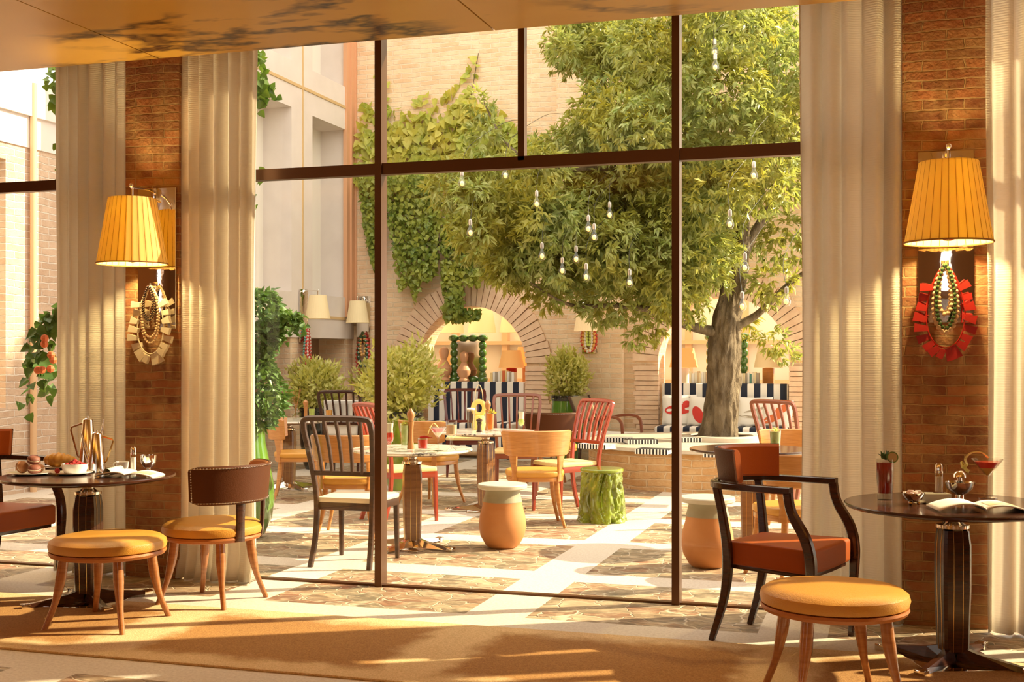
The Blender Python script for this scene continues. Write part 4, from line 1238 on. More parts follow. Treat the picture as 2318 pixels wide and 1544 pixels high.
bough([(-0.02, 0, 0.44), (-0.01, 0, 0.55), (0.01, 0, 0.95), (0.04, 0, 1.4), (0.06, 0, 1.8), (0.14, 0.03, 2.3), (0.22, 0.1, 3.0), (0.2, 0.15, 4.2)], [0.27, 0.215, 0.185, 0.175, 0.165, 0.14, 0.10, 0.05], 'trunk', 30, 72, 0.30)
def rel(px, py, d):
    return tuple(at(px, py, d) - RC)
for pts, r in (([(0.0, 0, 1.70), rel(1560, 738, 13.8), rel(1480, 705, 13.4), rel(1400, 692, 13.1), rel(1290, 690, 12.8), rel(1200, 640, 12.6)], [0.07, 0.05, 0.04, 0.03, 0.02, 0.01]),
               ([(0.05, 0, 1.66), rel(1590, 745, 13.9), rel(1530, 720, 14.2), rel(1440, 600, 14.3)], [0.055, 0.045, 0.03, 0.012]),
               ([(0.10, 0, 1.75), rel(1710, 715, 14.0), rel(1790, 640, 13.8), rel(1900, 560, 13.6)], [0.06, 0.045, 0.03, 0.012]),
               ([(0.16, 0.03, 2.2), rel(1690, 560, 14.2), rel(1760, 430, 14.4), rel(1820, 250, 14.4)], [0.08, 0.06, 0.045, 0.015]),
               ([(0.14, 0.03, 2.3), rel(1610, 520, 13.9), rel(1530, 380, 13.6), rel(1420, 200, 13.4)], [0.08, 0.06, 0.04, 0.015]),
               ([rel(1540, 400, 13.6), rel(1400, 380, 13.0), rel(1250, 380, 12.8), rel(1150, 330, 12.7), rel(1095, 230, 12.7)], [0.045, 0.035, 0.025, 0.018, 0.008])):
    bough(pts, r, 'branch', 6, 10, 0.15)
POLY = [(1262, 0), (1840, -120), (1850, 610), (1790, 668), (1700, 640), (1620, 640), (1560, 720), (1440, 700), (1330, 680), (1230, 660), (1130, 620), (1070, 550), (1010, 450), (1020, 400), (1075, 330), (1062, 240), (1090, 185), (1135, 260), (1195, 330), (1262, 240), (1240, 150)]
def inside(x, y, poly=POLY):
    c = False
    for i in range(len(poly)):
        (x1, y1), (x2, y2) = poly[i], poly[i - 1]
        if (y1 > y) != (y2 > y) and x < (x2 - x1) * (y - y1) / (y2 - y1) + x1:
            c = not c
    return c
r7 = random.Random(41)
lobes = []
while len(lobes) < 120:
    px, py = r7.uniform(990, 1850), r7.uniform(-120, 760)
    left = px < 1300
    rr = r7.uniform(0.20, 0.30) if left else r7.uniform(0.28, 0.46)
    d = r7.uniform(11.9, 13.6) if left else r7.uniform(11.9, 15.2)
    rp = rr / d * FPX * 0.8
    if not all(inside(px + rp * math.cos(a), py + rp * math.sin(a)) for a in (0, 0.8, 1.57, 2.4, 3.14, 3.9, 4.71, 5.5)):
        continue
    if 1640 < px < 1830 and 420 < py < 620 and d < 14.2:
        continue
    lobes.append((at(px, py, d), rr))
n0 = len(lobes)
LEFT = [(1000, 400), (1060, 380), (1300, 380), (1530, 380), (1530, 720), (1400, 690), (1250, 670), (1120, 610), (1060, 540), (1000, 470)]
while len(lobes) < n0 + 55:
    px, py = r7.uniform(1000, 1530), r7.uniform(380, 720)
    if inside(px, py, LEFT):
        lobes.append((at(px, py, r7.uniform(12.2, 14.0)), r7.uniform(0.18, 0.30)))
for _ in range(16):
    lobes.append((at(r7.uniform(1880, 2060), r7.uniform(-60, 560), r7.uniform(12.5, 15)), r7.uniform(0.3, 0.45)))
for px, py, d, rr in ((1090, 235, 12.7, 0.13), (1100, 300, 12.7, 0.2), (1470, 735, 13.0, 0.16), (1440, 770, 12.9, 0.10), (1250, 670, 12.7, 0.15), (1340, 700, 12.8, 0.12), (1750, 640, 13.7, 0.25), (1745, 770, 14.3, 0.16), (1690, 735, 14.3, 0.13), (1780, 800, 14.6, 0.12), (1560, 690, 13.2, 0.2), (1600, 630, 13.2, 0.2), (1585, 560, 12.6, 0.25)):
    lobes.append((at(px, py, d), rr))
P, D, N, L = [], [], [], []
for c, rr in lobes:
    nc = int(140 * (rr / 0.35) ** 2)
    u = randdir(nc); rad_ = rr * rng.uniform(0.55, 1.08, (nc, 1))
    pc = np.array(c)[None] + u * rad_ * np.array([1, 1, 0.9])
    ax = u * 0.7 + rng.normal(size=(nc, 3)) * 0.35 + np.array([0, 0, -0.15]); ax /= np.linalg.norm(ax, axis=1, keepdims=True)
    for k in range(6):
        dirv = ax + randdir(nc) * 0.75 + np.array([0, 0, -0.22])
        P.append(pc + ax * rng.uniform(0, 0.05, (nc, 1))); D.append(dirv)
        N.append(u + randdir(nc) * 0.5 + np.array([0, 0, 0.5])); L.append(rng.uniform(0.075, 0.125, nc))
P, D, N, L = (np.concatenate(a) for a in (P, D, N, L))
fo = leafmesh('foliage', 'leaf_tree', P - np.array(RC), D, N, L, L * 0.27, tr)
tr['label'] = 'leafy courtyard tree with a thick pale trunk growing from the brick planter'

# ---- shrubs in pots
def shrub(label, loc, pot_h, pot_r, rx, rz_, potmat, leaf='leaf_bush', n=2600, group='shrubs in glazed pots', size=0.098, rim='glaze_black', seed=1):
    t = thing('potted_shrub', label, 'plant', loc, 0, group)
    MB().lathe([(0, 0), (pot_r * 0.62, 0), (pot_r * 0.75, pot_h * 0.08), (pot_r * 0.95, pot_h * 0.4), (pot_r, pot_h * 0.7), (pot_r * 0.93, pot_h * 0.9), (pot_r * 0.93, pot_h * 0.93), (0, pot_h * 0.93)], 36).build('pot', potmat, t)
    MB().lathe([(pot_r * 0.80, pot_h * 0.92), (pot_r * 0.97, pot_h * 0.92), (pot_r * 1.02, pot_h * 0.95), (pot_r * 1.0, pot_h), (pot_r * 0.86, pot_h), (pot_r * 0.82, pot_h * 0.96)], 36, cap=False).build('rim', rim, t)
    MB().lathe([(0, pot_h * 0.94), (pot_r * 0.85, pot_h * 0.94), (0, pot_h * 0.97)], 24).build('soil', 'soil', t)
    g = np.random.default_rng(seed)
    u = g.normal(size=(n, 3)); u /= np.linalg.norm(u, axis=1, keepdims=True)
    lump = 1 + 0.22 * np.sin(u[:, 0] * 5 + seed) * np.cos(u[:, 2] * 6 + seed * 2) + 0.12 * np.sin(u[:, 1] * 9 + seed)
    rr = (g.uniform(0.25, 1.0, n) ** 0.6 * lump)[:, None]
    c = np.array([0, 0, pot_h + rz_ * 0.72])
    P = c + u * rr * np.array([rx, rx, rz_])
    D = u * 0.8 + np.array([0, 0, 0.55]) + g.normal(size=(n, 3)) * 0.45
    leafmesh('foliage', leaf, P, D, u + g.normal(size=(n, 3)) * 0.6 + np.array([0, 0, 0.3]), g.uniform(size * .7, size * 1.25, n), g.uniform(size * .3, size * .45, n), t)
    st = MB()
    for k in range(7):
        a = k * 0.9
        st.tube(spl([(0.03 * math.cos(a), 0.03 * math.sin(a), pot_h * 0.93), (0.3 * rx * math.cos(a), 0.3 * rx * math.sin(a), pot_h + rz_ * 0.4), (0.7 * rx * math.cos(a), 0.7 * rx * math.sin(a), pot_h + rz_ * 1.1)], 3), [0.008, 0.004], 5)
    st.build('stems', 'bark', t)
    return t
shrub('bushy variegated shrub in a green glazed pot by the bronze mullion', (-4.92, 5.05), 0.84, 0.22, 0.40, 0.42, 'glaze_green', n=2100, seed=2)
shrub('light green shrub in a dark pot against the stucco front, left one', (-6.88, 6.95), 0.78, 0.20, 0.34, 0.34, 'glaze_black', n=1700, seed=3)
shrub('light green shrub in a dark pot right behind the dark slatted chair', (-6.35, 7.85), 0.80, 0.20, 0.36, 0.34, 'glaze_black', n=1700, seed=4)
shrub('shrub in a green glazed pot in front of the brick pilaster', (-4.08, 8.86), 0.90, 0.22, 0.26, 0.34, 'glaze_leaf', n=1600, seed=5)

t = thing('climbing_plant', 'dark green climber in a tall green glazed vase, half hidden by the curtain', 'plant', (-4.79, 1.55))
MB().lathe([(0, 0), (0.09, 0), (0.13, 0.03), (0.185, 0.15), (0.205, 0.28), (0.20, 0.42), (0.165, 0.60), (0.135, 0.75), (0.13, 0.86), (0.145, 0.90), (0.13, 0.90), (0.118, 0.86), (0, 0.84)], 40).build('vase', 'glaze_leaf', t)
g = np.random.default_rng(5)
n = 2600
zz = g.uniform(0.86, 1.95, n); an = g.uniform(0, 2 * PI, n)
wr = 0.13 + 0.13 * np.sin((zz - 0.8) * 5.2) ** 2
rr = wr * g.uniform(0.2, 1, n) ** 0.5
P = np.stack([rr * np.cos(an) + 0.06, rr * np.sin(an), zz], 1)
tb_ = np.array([(0.12 + 0.34 * s, -0.02, 1.62 + 0.18 * s - 0.12 * s * s) for s in g.uniform(0, 1, 260)]) + g.normal(size=(260, 3)) * 0.035
tb2 = np.array([(0.12 + 0.16 * s, -0.02, 1.40 + 0.18 * s) for s in g.uniform(0, 1, 120)]) + g.normal(size=(120, 3)) * 0.03
P = np.concatenate([P, tb_, tb2]); n = len(P)
D = np.stack([np.cos(an), np.sin(an), np.full(len(an), -0.2)], 1)
D = np.concatenate([D, g.normal(size=(380, 3))]) + g.normal(size=(n, 3)) * 0.6
leafmesh('foliage', 'leaf_deep', P, D, g.normal(size=(n, 3)) + np.array([0, -0.6, 0.8]), g.uniform(0.04, 0.075, n), g.uniform(0.025, 0.045, n), t, 'ivy')
MB().tube(spl([(0, 0, 0.85), (0.05, 0, 1.2), (0.05, 0, 1.9)], 4), [0.012, 0.005], 6).tube(spl([(0.05, 0, 1.5), (0.2, -0.02, 1.66), (0.46, -0.02, 1.68)], 4), [0.006, 0.003], 5).build('stems', 'bark', t)

# ---- ivy
def ivy(label, pts, size, mat, down=0.8, group='ivy', nrm=(0, -1, 0.3), stems=None):
    P = np.array(pts); n = len(P)
    g = np.random.default_rng(n)
    c = P.mean(0)
    t = thing('ivy', label, 'ivy', tuple(c), 0, group)
    D = np.array([0, 0, -down]) + g.normal(size=(n, 3)) * np.array([0.6, 0.35, 0.5])
    leafmesh('foliage', mat, P - c, D, np.array(nrm) + g.normal(size=(n, 3)) * 0.45, g.uniform(size * .7, size * 1.25, n), g.uniform(size * .65, size * 1.05, n), t, 'ivy', 0.12)
    if stems:
        s = MB()
        for a in stems:
            s.tube(spl([Vector(q) - Vector(c) for q in a], 4), 0.006, 5)
        s.build('stem', 'bark', t)
    return t
r9 = random.Random(9)
def scatter(poly, n, y, dy, seed=1):
    r_ = random.Random(seed); out = []
    xs = [p[0] for p in poly]; ys = [p[1] for p in poly]
    while len(out) < n:
        px, py = r_.uniform(min(xs), max(xs)), r_.uniform(min(ys), max(ys))
        if inside(px, py, poly):
            out.append(tuple(onY(px, py, y - r_.uniform(0, dy))))
    return out
up = scatter([(803, 330), (830, 230), (870, 255), (900, 300), (960, 245), (1000, 270), (1040, 200), (1075, 235), (1120, 240), (1180, 300), (1260, 320), (1260, 410), (800, 420)], 1500, YB - 0.05, 0.12, 1)
up += scatter([(800, 180), (860, 160), (900, 240), (960, 210), (1010, 200), (1060, 130), (1085, 110), (1090, 200), (1000, 260), (900, 300), (800, 330)], 110, YB - 0.03, 0.04, 2)
ivy('light green broad leaved ivy climbing the upper back wall', up, 0.13, 'leaf_ivy', stems=[[tuple(onY(820, 420, YB - .04)), tuple(onY(850, 300, YB - .04)), tuple(onY(870, 200, YB - .04))], [tuple(onY(1040, 420, YB - .04)), tuple(onY(1060, 260, YB - .04)), tuple(onY(1083, 120, YB - .04))]])
h1 = scatter([(812, 395), (860, 395), (858, 560), (848, 610), (826, 520)], 700, YB - 0.12, 0.25, 3)
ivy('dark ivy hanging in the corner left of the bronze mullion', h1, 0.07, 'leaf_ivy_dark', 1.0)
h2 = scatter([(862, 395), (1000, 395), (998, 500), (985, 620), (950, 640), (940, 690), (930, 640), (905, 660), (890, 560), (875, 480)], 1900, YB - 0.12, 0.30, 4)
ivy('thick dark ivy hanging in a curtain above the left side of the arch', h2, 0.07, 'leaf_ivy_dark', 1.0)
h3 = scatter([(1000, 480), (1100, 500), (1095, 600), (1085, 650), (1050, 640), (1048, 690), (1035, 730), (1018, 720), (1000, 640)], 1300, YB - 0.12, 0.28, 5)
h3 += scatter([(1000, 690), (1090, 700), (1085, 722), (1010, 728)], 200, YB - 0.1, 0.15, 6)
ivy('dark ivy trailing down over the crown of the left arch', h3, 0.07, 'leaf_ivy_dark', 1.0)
def column_ivy(x0, x1, y, z0, z1, n, seed, side):
    r_ = random.Random(seed); out = []
    while len(out) < n:
        u, v = r_.random(), r_.random()
        z = z0 + (z1 - z0) * v
        reach = (x1 - x0) * (0.35 + 0.65 * min(1, v * 1.4)) * (0.8 + 0.2 * math.sin(z * 17) * math.sin(z * 7 + 1))
        x = x0 + u * reach if side > 0 else x1 - u * reach
        out.append((x, y + r_.uniform(-0.1, 0.15), z))
    return out
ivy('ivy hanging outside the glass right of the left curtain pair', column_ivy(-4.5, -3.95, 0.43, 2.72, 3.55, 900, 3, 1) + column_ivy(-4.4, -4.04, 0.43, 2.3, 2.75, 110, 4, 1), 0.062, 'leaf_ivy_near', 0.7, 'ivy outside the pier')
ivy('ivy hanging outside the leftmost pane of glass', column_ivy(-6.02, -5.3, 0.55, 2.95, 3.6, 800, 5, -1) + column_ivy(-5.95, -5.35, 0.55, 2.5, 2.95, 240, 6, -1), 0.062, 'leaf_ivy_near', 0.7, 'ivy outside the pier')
hp = []
hr = random.Random(12)
for k in range(9):
    a0 = Vector((-5.90, 0.75, 1.80)); e = a0 + Vector((-hr.uniform(0.0, 0.40), hr.uniform(-0.1, 0.1), -hr.uniform(0.25, 0.85)))
    for i in range(15):
        s = i / 14
        hp.append(tuple(a0 + (e - a0) * s + Vector((-0.12 * math.sin(PI * s) + hr.gauss(0, 0.02), hr.gauss(0, 0.03), 0.06 * math.sin(PI * s) + hr.gauss(0, 0.02)))))
hg = ivy('dark trailing plant with orange flowers seen through the leftmost pane', hp, 0.085, 'leaf_deep', 0.6, 'trailing plant')
hg['category'] = 'plant'
c0 = Vector(hg.location)
fl_ = MB()
for k in range(7):
    fl_.sphere(tuple(Vector((-5.93 + hr.uniform(-0.08, 0.05), 0.62 + hr.uniform(-.03, .03), 1.45 + hr.uniform(-.16, .14))) - c0), 0.03, 8)
fl_.build('flower', 'print_orange', hg)
MB().lathe([(0, 0), (0.10, 0), (0.13, 0.12), (0.135, 0.16), (0, 0.16)], 24).build('pot', 'terracotta', hg, tuple(Vector((-5.80, 0.78, 1.66)) - c0))
MB().tube([Vector((-5.80, 0.78, 1.8)) - c0, Vector((-5.05, 0.15, 3.55)) - c0], 0.006, 6).build('cord', 'black_iron', hg)

# ---- bulbs on cords
bulbs = [(1046, 405, 13.3, 'clear bulb glowing in the leaves just right of the bronze mullion, under the transom'), (1144, 387, 13.3, 'clear bulb touching the transom left of its short post'),
 (1215, 452, 12.6, 'clear bulb below the short transom post'), (1065, 517, 13.4, 'clear bulb among leaves above the left arch'), (1380, 477, 12.4, 'clear bulb in dark leaves left of the right mullion, upper one'),
 (1332, 508, 13.2, 'clear bulb of a close pair in the tree, back one'), (1345, 527, 12.3, 'clear bulb of a close pair in the tree, front one'), (1227, 570, 12.9, 'small clear bulb at the lower left of the crown'),
 (1304, 577, 12.9, 'small clear bulb in the middle of the lower crown'), (1273, 603, 12.3, 'clear bulb hanging lowest over the gap between the arches'), (1327, 617, 13.4, 'dim clear bulb above the pilaster lamp'),
 (1425, 630, 11.9, 'clear bulb hanging lowest left of the right mullion'), (1618, 108, 11.6, 'clear bulb highest in the tree, upper of two in line'), (1619, 142, 11.2, 'clear bulb high in the tree, lower of two in line'),
 (1706, 387, 10.9, 'clear bulb right of the right mullion just under the transom'), (1652, 497, 10.5, 'clear bulb before the dark hollow of the crown'), (1686, 595, 10.5, 'clear bulb above the trunk fork'),
 (1680, 683, 10.5, 'clear bulb hanging lowest in front of the trunk'), (1780, 672, 10.6, 'clear bulb next to the right curtain')]
B0 = None
for i, (px, py, d, lab) in enumerate(bulbs):
    if px < 1500:
        d = 11.35 + 0.09 * (i % 5)
    p = at(px, py, d)
    p = Vector((p.x, p.y, p.z - 0.05))
    if B0 is None:
        B0 = thing('light_bulb', lab, 'bulb', p, 0, 'bulbs hanging in the courtyard')
        MB().lathe([(0, -0.035), (0.022, -0.03), (0.036, -0.01), (0.038, 0.012), (0.03, 0.038), (0.018, 0.06), (0.014, 0.085), (0, 0.085)], 20).build('glass', 'drink_glass', B0)
        MB().sphere((0, 0, 0.008), 0.02, 10, (1, 1, 1.3)).build('filament', 'filament', B0)
        MB().lathe([(0, 0.08), (0.017, 0.08), (0.019, 0.10), (0.018, 0.13), (0.008, 0.14), (0, 0.14)], 14).build('cap', 'bulb_cap', B0)
        MB().tube(spl([(0, 0, 0.135), (-0.05, 0.35, 0.42), (0.05, 1.2, 0.80), (0.05, 1.9, 0.95)], 4), 0.0025, 5).build('cord', 'black_iron', B0)
    else:
        o = dup(B0, lab, p, i * 0.7 if d > 12 else 0)
        if d < 12:
            for ch in list(o.children):
                if ch.name.startswith('cord'):
                    bpy.data.objects.remove(ch)
            MB().tube(spl([(0, 0, 0.135), (-0.05, 0.35, 0.42), (0.05, 1.2, 0.80), (0.05, 1.9, 0.95)], 4), 0.0025, 5).build('cord', 'black_iron', o)

# ---- striped books on the planter
S0 = None
for i, (px, py, rz, lab) in enumerate([(1450, 1004, 25, 'black and white striped book on the planter edge, above another near the red chair'), (1352, 1015, -18, 'black and white striped book at the left end of the planter'),
    (1482, 1027, -8, 'black and white striped book at the front edge left of the right mullion'), (1562, 1000, 20, 'black and white striped book right of the right mullion, near the trunk'), (1632, 1034, 6, 'black and white striped book in front of the tree on the planter edge'),
    (1398, 1000, 12, 'pale striped book behind the red spindle chair')]):
    z = 0.455
    p = fl(px, py, z)
    if S0 is None:
        S0 = thing('book', lab, 'book', (p.x, p.y, z), rad(rz), 'striped books on the planter')
        MB().box(-0.17, 0.17, -0.11, 0.11, 0.0, 0.006).box(-0.17, 0.17, -0.11, 0.11, 0.044, 0.05).build('cover', 'ink', S0, smooth=0)
        MB().box(-0.163, 0.163, -0.104, 0.10, 0.006, 0.044).build('pages', 'paper', S0, smooth=0)
        MB().box(-0.17, 0.17, -0.116, -0.106, 0.0, 0.05, 0.003).build('spine', 'book_stripe', S0, smooth=0)
    else:
        o = dup(S0, lab, (p.x, p.y, z), rad(rz))
        if i % 2: remat(o, cover='paper')

# ================================================================== THINGS ON THE TABLES
ZT = 0.7405
def drink(name, label, p, kind, h, wd, liq, group, liq2=None):
    """p: place on the table top; kind of glass; height and rim width in metres"""
    t = thing(name, label, 'drink', (p[0], p[1], ZT), 0, group)
    r = wd / 2
    G = MB(); Q = MB(); Q2 = MB()
    if kind == 'highball':
        prof = [(r * .80, 0), (r * .82, 0.004), (r, h)]
        G.lathe([(0, 0), (r * .80, 0), (r, h), (r * .955, h), (r * .76, h * .16), (0, h * .15)], 28, cap=False)
        Q.lathe([(0, h * .16), (r * .755, h * .165), (r * .93, h * .92), (0, h * .92)], 28)
    elif kind == 'tumbler':
        G.lathe([(0, 0), (r * .86, 0), (r, h), (r * .95, h), (r * .82, h * .22), (0, h * .2)], 28, cap=False)
        Q.lathe([(0, h * .21), (r * .81, h * .225), (r * .92, h * .88), (0, h * .88)], 28)
    elif kind == 'martini':
        G.lathe([(0, 0), (r * .62, 0), (r * .6, 0.004), (0.006, 0.008), (0.0045, h * .5), (0.008, h * .56), (r, h), (r * .96, h), (0.004, h * .585), (0, h * .58)], 32, cap=False)
        Q.lathe([(0, h * .585), (0.005, h * .59), (r * .50, h * .78), (0, h * .78)], 32)
        Q2.lathe([(0, h * .781), (r * .505, h * .781), (r * .86, h * .94), (0, h * .94)], 32)
    elif kind == 'hurricane':
        G.lathe([(0, 0), (r * .8, 0), (r * .75, 0.005), (0.008, 0.012), (0.008, h * .16), (r * .75, h * .26), (r * .98, h * .42), (r * .78, h * .68), (r, h), (r * .94, h), (r * .72, h * .68), (r * .92, h * .42), (r * .7, h * .28), (0, h * .2)], 28, cap=False)
        Q.lathe([(0, h * .21), (r * .66, h * .28), (r * .9, h * .42), (r * .78, h * .58), (0, h * .58)], 28)
        Q2.lathe([(0, h * .581), (r * .775, h * .581), (r * .71, h * .68), (r * .86, h * .92), (0, h * .93)], 28)
    elif kind == 'goblet':
        G.lathe([(0, 0), (r * .8, 0), (r * .7, 0.006), (0.012, 0.02), (0.01, h * .35), (r * .5, h * .45), (r * .92, h * .52), (r, h), (r * .95, h), (r * .87, h * .54), (0, h * .47)], 28, cap=False)
        Q.lathe([(0, h * .48), (r * .85, h * .55), (r * .92, h * .86), (0, h * .86)], 28)
    G.build('glass', 'drink_glass', t)
    if liq: Q.build('liquid', liq, t)
    if liq2 and Q2.v: Q2.build('top_layer', liq2, t)
    return t
def peel(t, pts, mat='citrus_peel', wd=0.008):
    MB().tube(spl(pts, 6), 0, flat=(wd, 0.0018)).build('peel_twist', mat, t)
def slice_(t, c, r, nrm=(0.2, -1, 0.1)):
    M = TR(*c) @ Vector(nrm).to_track_quat('Z', 'Y').to_matrix().to_4x4()
    w_ = MB().lathe([(0, -0.003), (r, -0.003), (r, 0.003), (0, 0.003)], 24, M=M).build('lime_slice', 'lime_peel', t)
    MB().lathe([(0, -0.0035), (r * .82, -0.0035), (r * .82, 0.0035), (0, 0.0035)], 24, M=M).build('flesh', 'lime_flesh', w_)
def mint(t, c, n=6, s=0.035, mat='mint', seed=1):
    g = np.random.default_rng(seed)
    D = g.normal(size=(n, 3)) * 0.7 + np.array([0, 0, 0.9])
    leafmesh('mint_leaf', mat, np.tile(np.array(c), (n, 1)), D, g.normal(size=(n, 3)), np.full(n, s), np.full(n, s * .5), t)
GR = 'things on the right dark table'
p = fl(2003, 1131, ZT)
d1 = drink('cocktail', 'tall dark red cocktail with lime slice and mint on the right table', p, 'highball', 0.195, 0.086, 'liquid_red', 'cocktails')
slice_(d1, (0.035, -0.01, 0.205), 0.027); mint(d1, (0.005, 0, 0.19), 7, 0.05)
p = fl(2235, 1128, ZT)
d2 = drink('cocktail', 'martini glass with red and amber drink and a long peel on the right table', p, 'martini', 0.19, 0.15, 'liquid_amber', 'cocktails', 'liquid_scarlet')
peel(d2, [(0.0, -0.03, 0.20), (-0.03, -0.045, 0.225), (-0.075, -0.03, 0.22), (-0.10, -0.01, 0.19), (-0.095, -0.03, 0.165), (-0.115, -0.035, 0.15), (-0.12, -0.02, 0.175), (-0.10, -0.02, 0.14), (-0.085, -0.03, 0.13)])
p = fl(2067, 1143, ZT)
t = thing('bowl', 'small dark silver footed bowl of wrapped sweets on the right table', 'bowl', (p.x, p.y, ZT), 0)
MB().lathe([(0, 0.016), (0.02, 0.016), (0.04, 0.027), (0.052, 0.05), (0.053, 0.058), (0.049, 0.056), (0.038, 0.034), (0, 0.026)], 28).build('bowl_body', 'steel', t)
for k in range(3):
    a = k * 2.1
    MB().sphere((0.024 * math.cos(a), 0.024 * math.sin(a), 0.009), 0.0095, 8).build('foot', 'steel', t)
for k in range(9):
    a = k * 0.9; r_ = 0.012 + 0.02 * (k % 3) / 2
    o = MB().box(-0.014, 0.014, -0.008, 0.008, -0.006, 0.006, 0.003).build('sweet', 'candy', None, (p.x + r_ * math.cos(a), p.y + r_ * math.sin(a), ZT + 0.05 + 0.004 * (k % 4)), rz=a)
    tag(o, 'wrapped sweet in the small silver bowl', 'sweet', 'sweets in the silver bowl')
p = fl(2118, 1140, ZT)
t = thing('box', 'small pale open box with a leaning lid on the right table', 'box', (p.x, p.y + 0.03, ZT), rad(17))
MB().box(-0.055, 0.065, -0.03, 0.05, 0, 0.045, 0.003).build('box_body', 'box_pale', t)
MB().box(-0.13, -0.02, -0.03, 0.05, -0.003, 0.003, 0.001, M=TR(-0.02, 0, 0.02) @ Matrix.Rotation(-0.30, 4, 'Y')).build('lid', 'box_pale', t)
MB().box(0.0, 0.05, 0.0, 0.035, 0.0455, 0.047).build('striker', 'wood_dark', t)
def shaker(label, p, h, wd):
    t = thing('shaker', label, 'shaker', (p.x, p.y, ZT), 0, 'glass shakers with steel caps')
    r = wd / 2
    MB().lathe([(0, 0), (r, 0), (r, h * .66), (r * .9, h * .68), (0, h * .68)], 24).build('glass', 'drink_glass', t)
    MB().lathe([(0, 0.003), (r * .85, 0.003), (r * .85, h * .55), (0, h * .55)], 20).build('salt', 'porcelain', t)
    MB().lathe([(0, h * .67), (r * 1.05, h * .67), (r * 1.05, h * .74), (r * .9, h * .75), (r * .9, h * .93), (r * .6, h), (0, h)], 24).build('cap', 'chrome', t)
shaker('slim glass shaker with steel cap behind the pale box on the right table', fl(2125, 1114, ZT), 0.145, 0.04)
p = fl(2172, 1134, ZT)
t = thing('sugar_bowl', 'polished silver pedestal bowl with a mushroom knob on the right table', 'bowl', (p.x, p.y, ZT), 0)
MB().lathe([(0, 0), (0.024, 0), (0.02, 0.012), (0.019, 0.03), (0.035, 0.038), (0.058, 0.06), (0.066, 0.09), (0.062, 0.091), (0.054, 0.064), (0.03, 0.046), (0, 0.042)], 32).build('bowl_body', 'chrome', t)
MB().lathe([(0, 0.045), (0.012, 0.05), (0.011, 0.11), (0.03, 0.112), (0.028, 0.128), (0.016, 0.142), (0, 0.146)], 24).build('knob', 'chrome', t)
MB().tube(spl([(0.055, 0, 0.09), (0.068, 0, 0.094), (0.066, 0, 0.078)], 4), 0.003, 6).build('handle', 'chrome', t)
def magazine(label, loc, rz, wd, dp, curl=0.02):
    t = thing('magazine', label, 'magazine', loc, rz, 'open magazines')
    for sg, nm in ((-1, 'page_block'), (1, 'page_block')):
        def top(u, v, sg=sg):
            x = sg * u * wd
            z = 0.004 + curl * (math.sin(min(u, 1) * PI) ** 0.7) * (1 - 0.35 * u) + 0.010 * (1 - u)
            return (x, -dp / 2 + dp * v, z)
        m = MB().grid(top, 14, 4)
        o = m.build(nm, 'paper' if sg < 0 else 'paper', t)
        q = o.modifiers.new('thick', 'SOLIDIFY'); q.thickness = 0.007; q.offset = -1 if sg > 0 else 1
        pr = MB().grid(lambda u, v: (top(0.14 + 0.7 * u, 0.15 + 0.6 * v)[0], top(0.14 + 0.7 * u, 0.15 + 0.6 * v)[1], top(0.14 + 0.7 * u, 0.15 + 0.6 * v)[2] + 0.0012), 8, 3)
        pr.build('picture', 'paper_print', o)
    return t
p = fl(2215, 1155, ZT)
magazine('open white magazine at the front of the right table', (p.x, p.y, ZT), rad(14), 0.20, 0.20, 0.03)
# left table
def plate(label, p, r, group='white plates on the left table'):
    o = MB().lathe([(0, 0.0), (r * .6, 0.0), (r * .72, 0.004), (r, 0.012), (r, 0.015), (r * .7, 0.0075), (0, 0.004)], 44).build('plate', 'porcelain', None, (p[0], p[1], ZT))
    return tag(o, label, 'plate', group)
pa = fl(70, 1074, ZT); pb = fl(163, 1074, ZT); pc = fl(112, 1063, ZT)
plate('white plate under the macarons at the left table edge', pa, 0.135)
plate('white plate under the bowl of raspberries', pb, 0.115)
plate('white plate under the croissant', (pc.x, pc.y + 0.10), 0.10)
def macaron(label, loc, rot, dark=False):
    t = thing('macaron', label, 'macaron', loc, 0, 'macarons on the left table')
    t.rotation_euler = rot
    mt_ = 'macaron_dark' if dark else 'macaron_shell'
    MB().lathe([(0, 0.004), (0.036, 0.004), (0.037, 0.008), (0.033, 0.016), (0.02, 0.023), (0, 0.025)], 28).build('shell', mt_, t)
    MB().lathe([(0, -0.004), (0.036, -0.004), (0.037, -0.008), (0.033, -0.016), (0.02, -0.023), (0, -0.025)], 28).build('shell', mt_, t)
    MB().lathe([(0, -0.0042), (0.033, -0.0042), (0.035, 0), (0.033, 0.0042), (0, 0.0042)], 28).build('filling', 'cream_filling', t)
macaron('tan macaron leaning on its edge at the left of the plate', (pa.x - 0.045, pa.y - 0.02, ZT + 0.044), (0.35, 1.05, 0.2))
macaron('brown macaron lying at the right of the plate', (pa.x + 0.04, pa.y - 0.02, ZT + 0.033), (0.12, 0.1, 0), True)
macaron('tan macaron lying at the back of the plate', (pa.x + 0.0, pa.y + 0.055, ZT + 0.033), (0, 0.1, 0))
macaron('dark macaron on top of the pile', (pa.x + 0.012, pa.y + 0.01, ZT + 0.085), (0.15, 0.25, 0), True)
cro = MB()
R = []
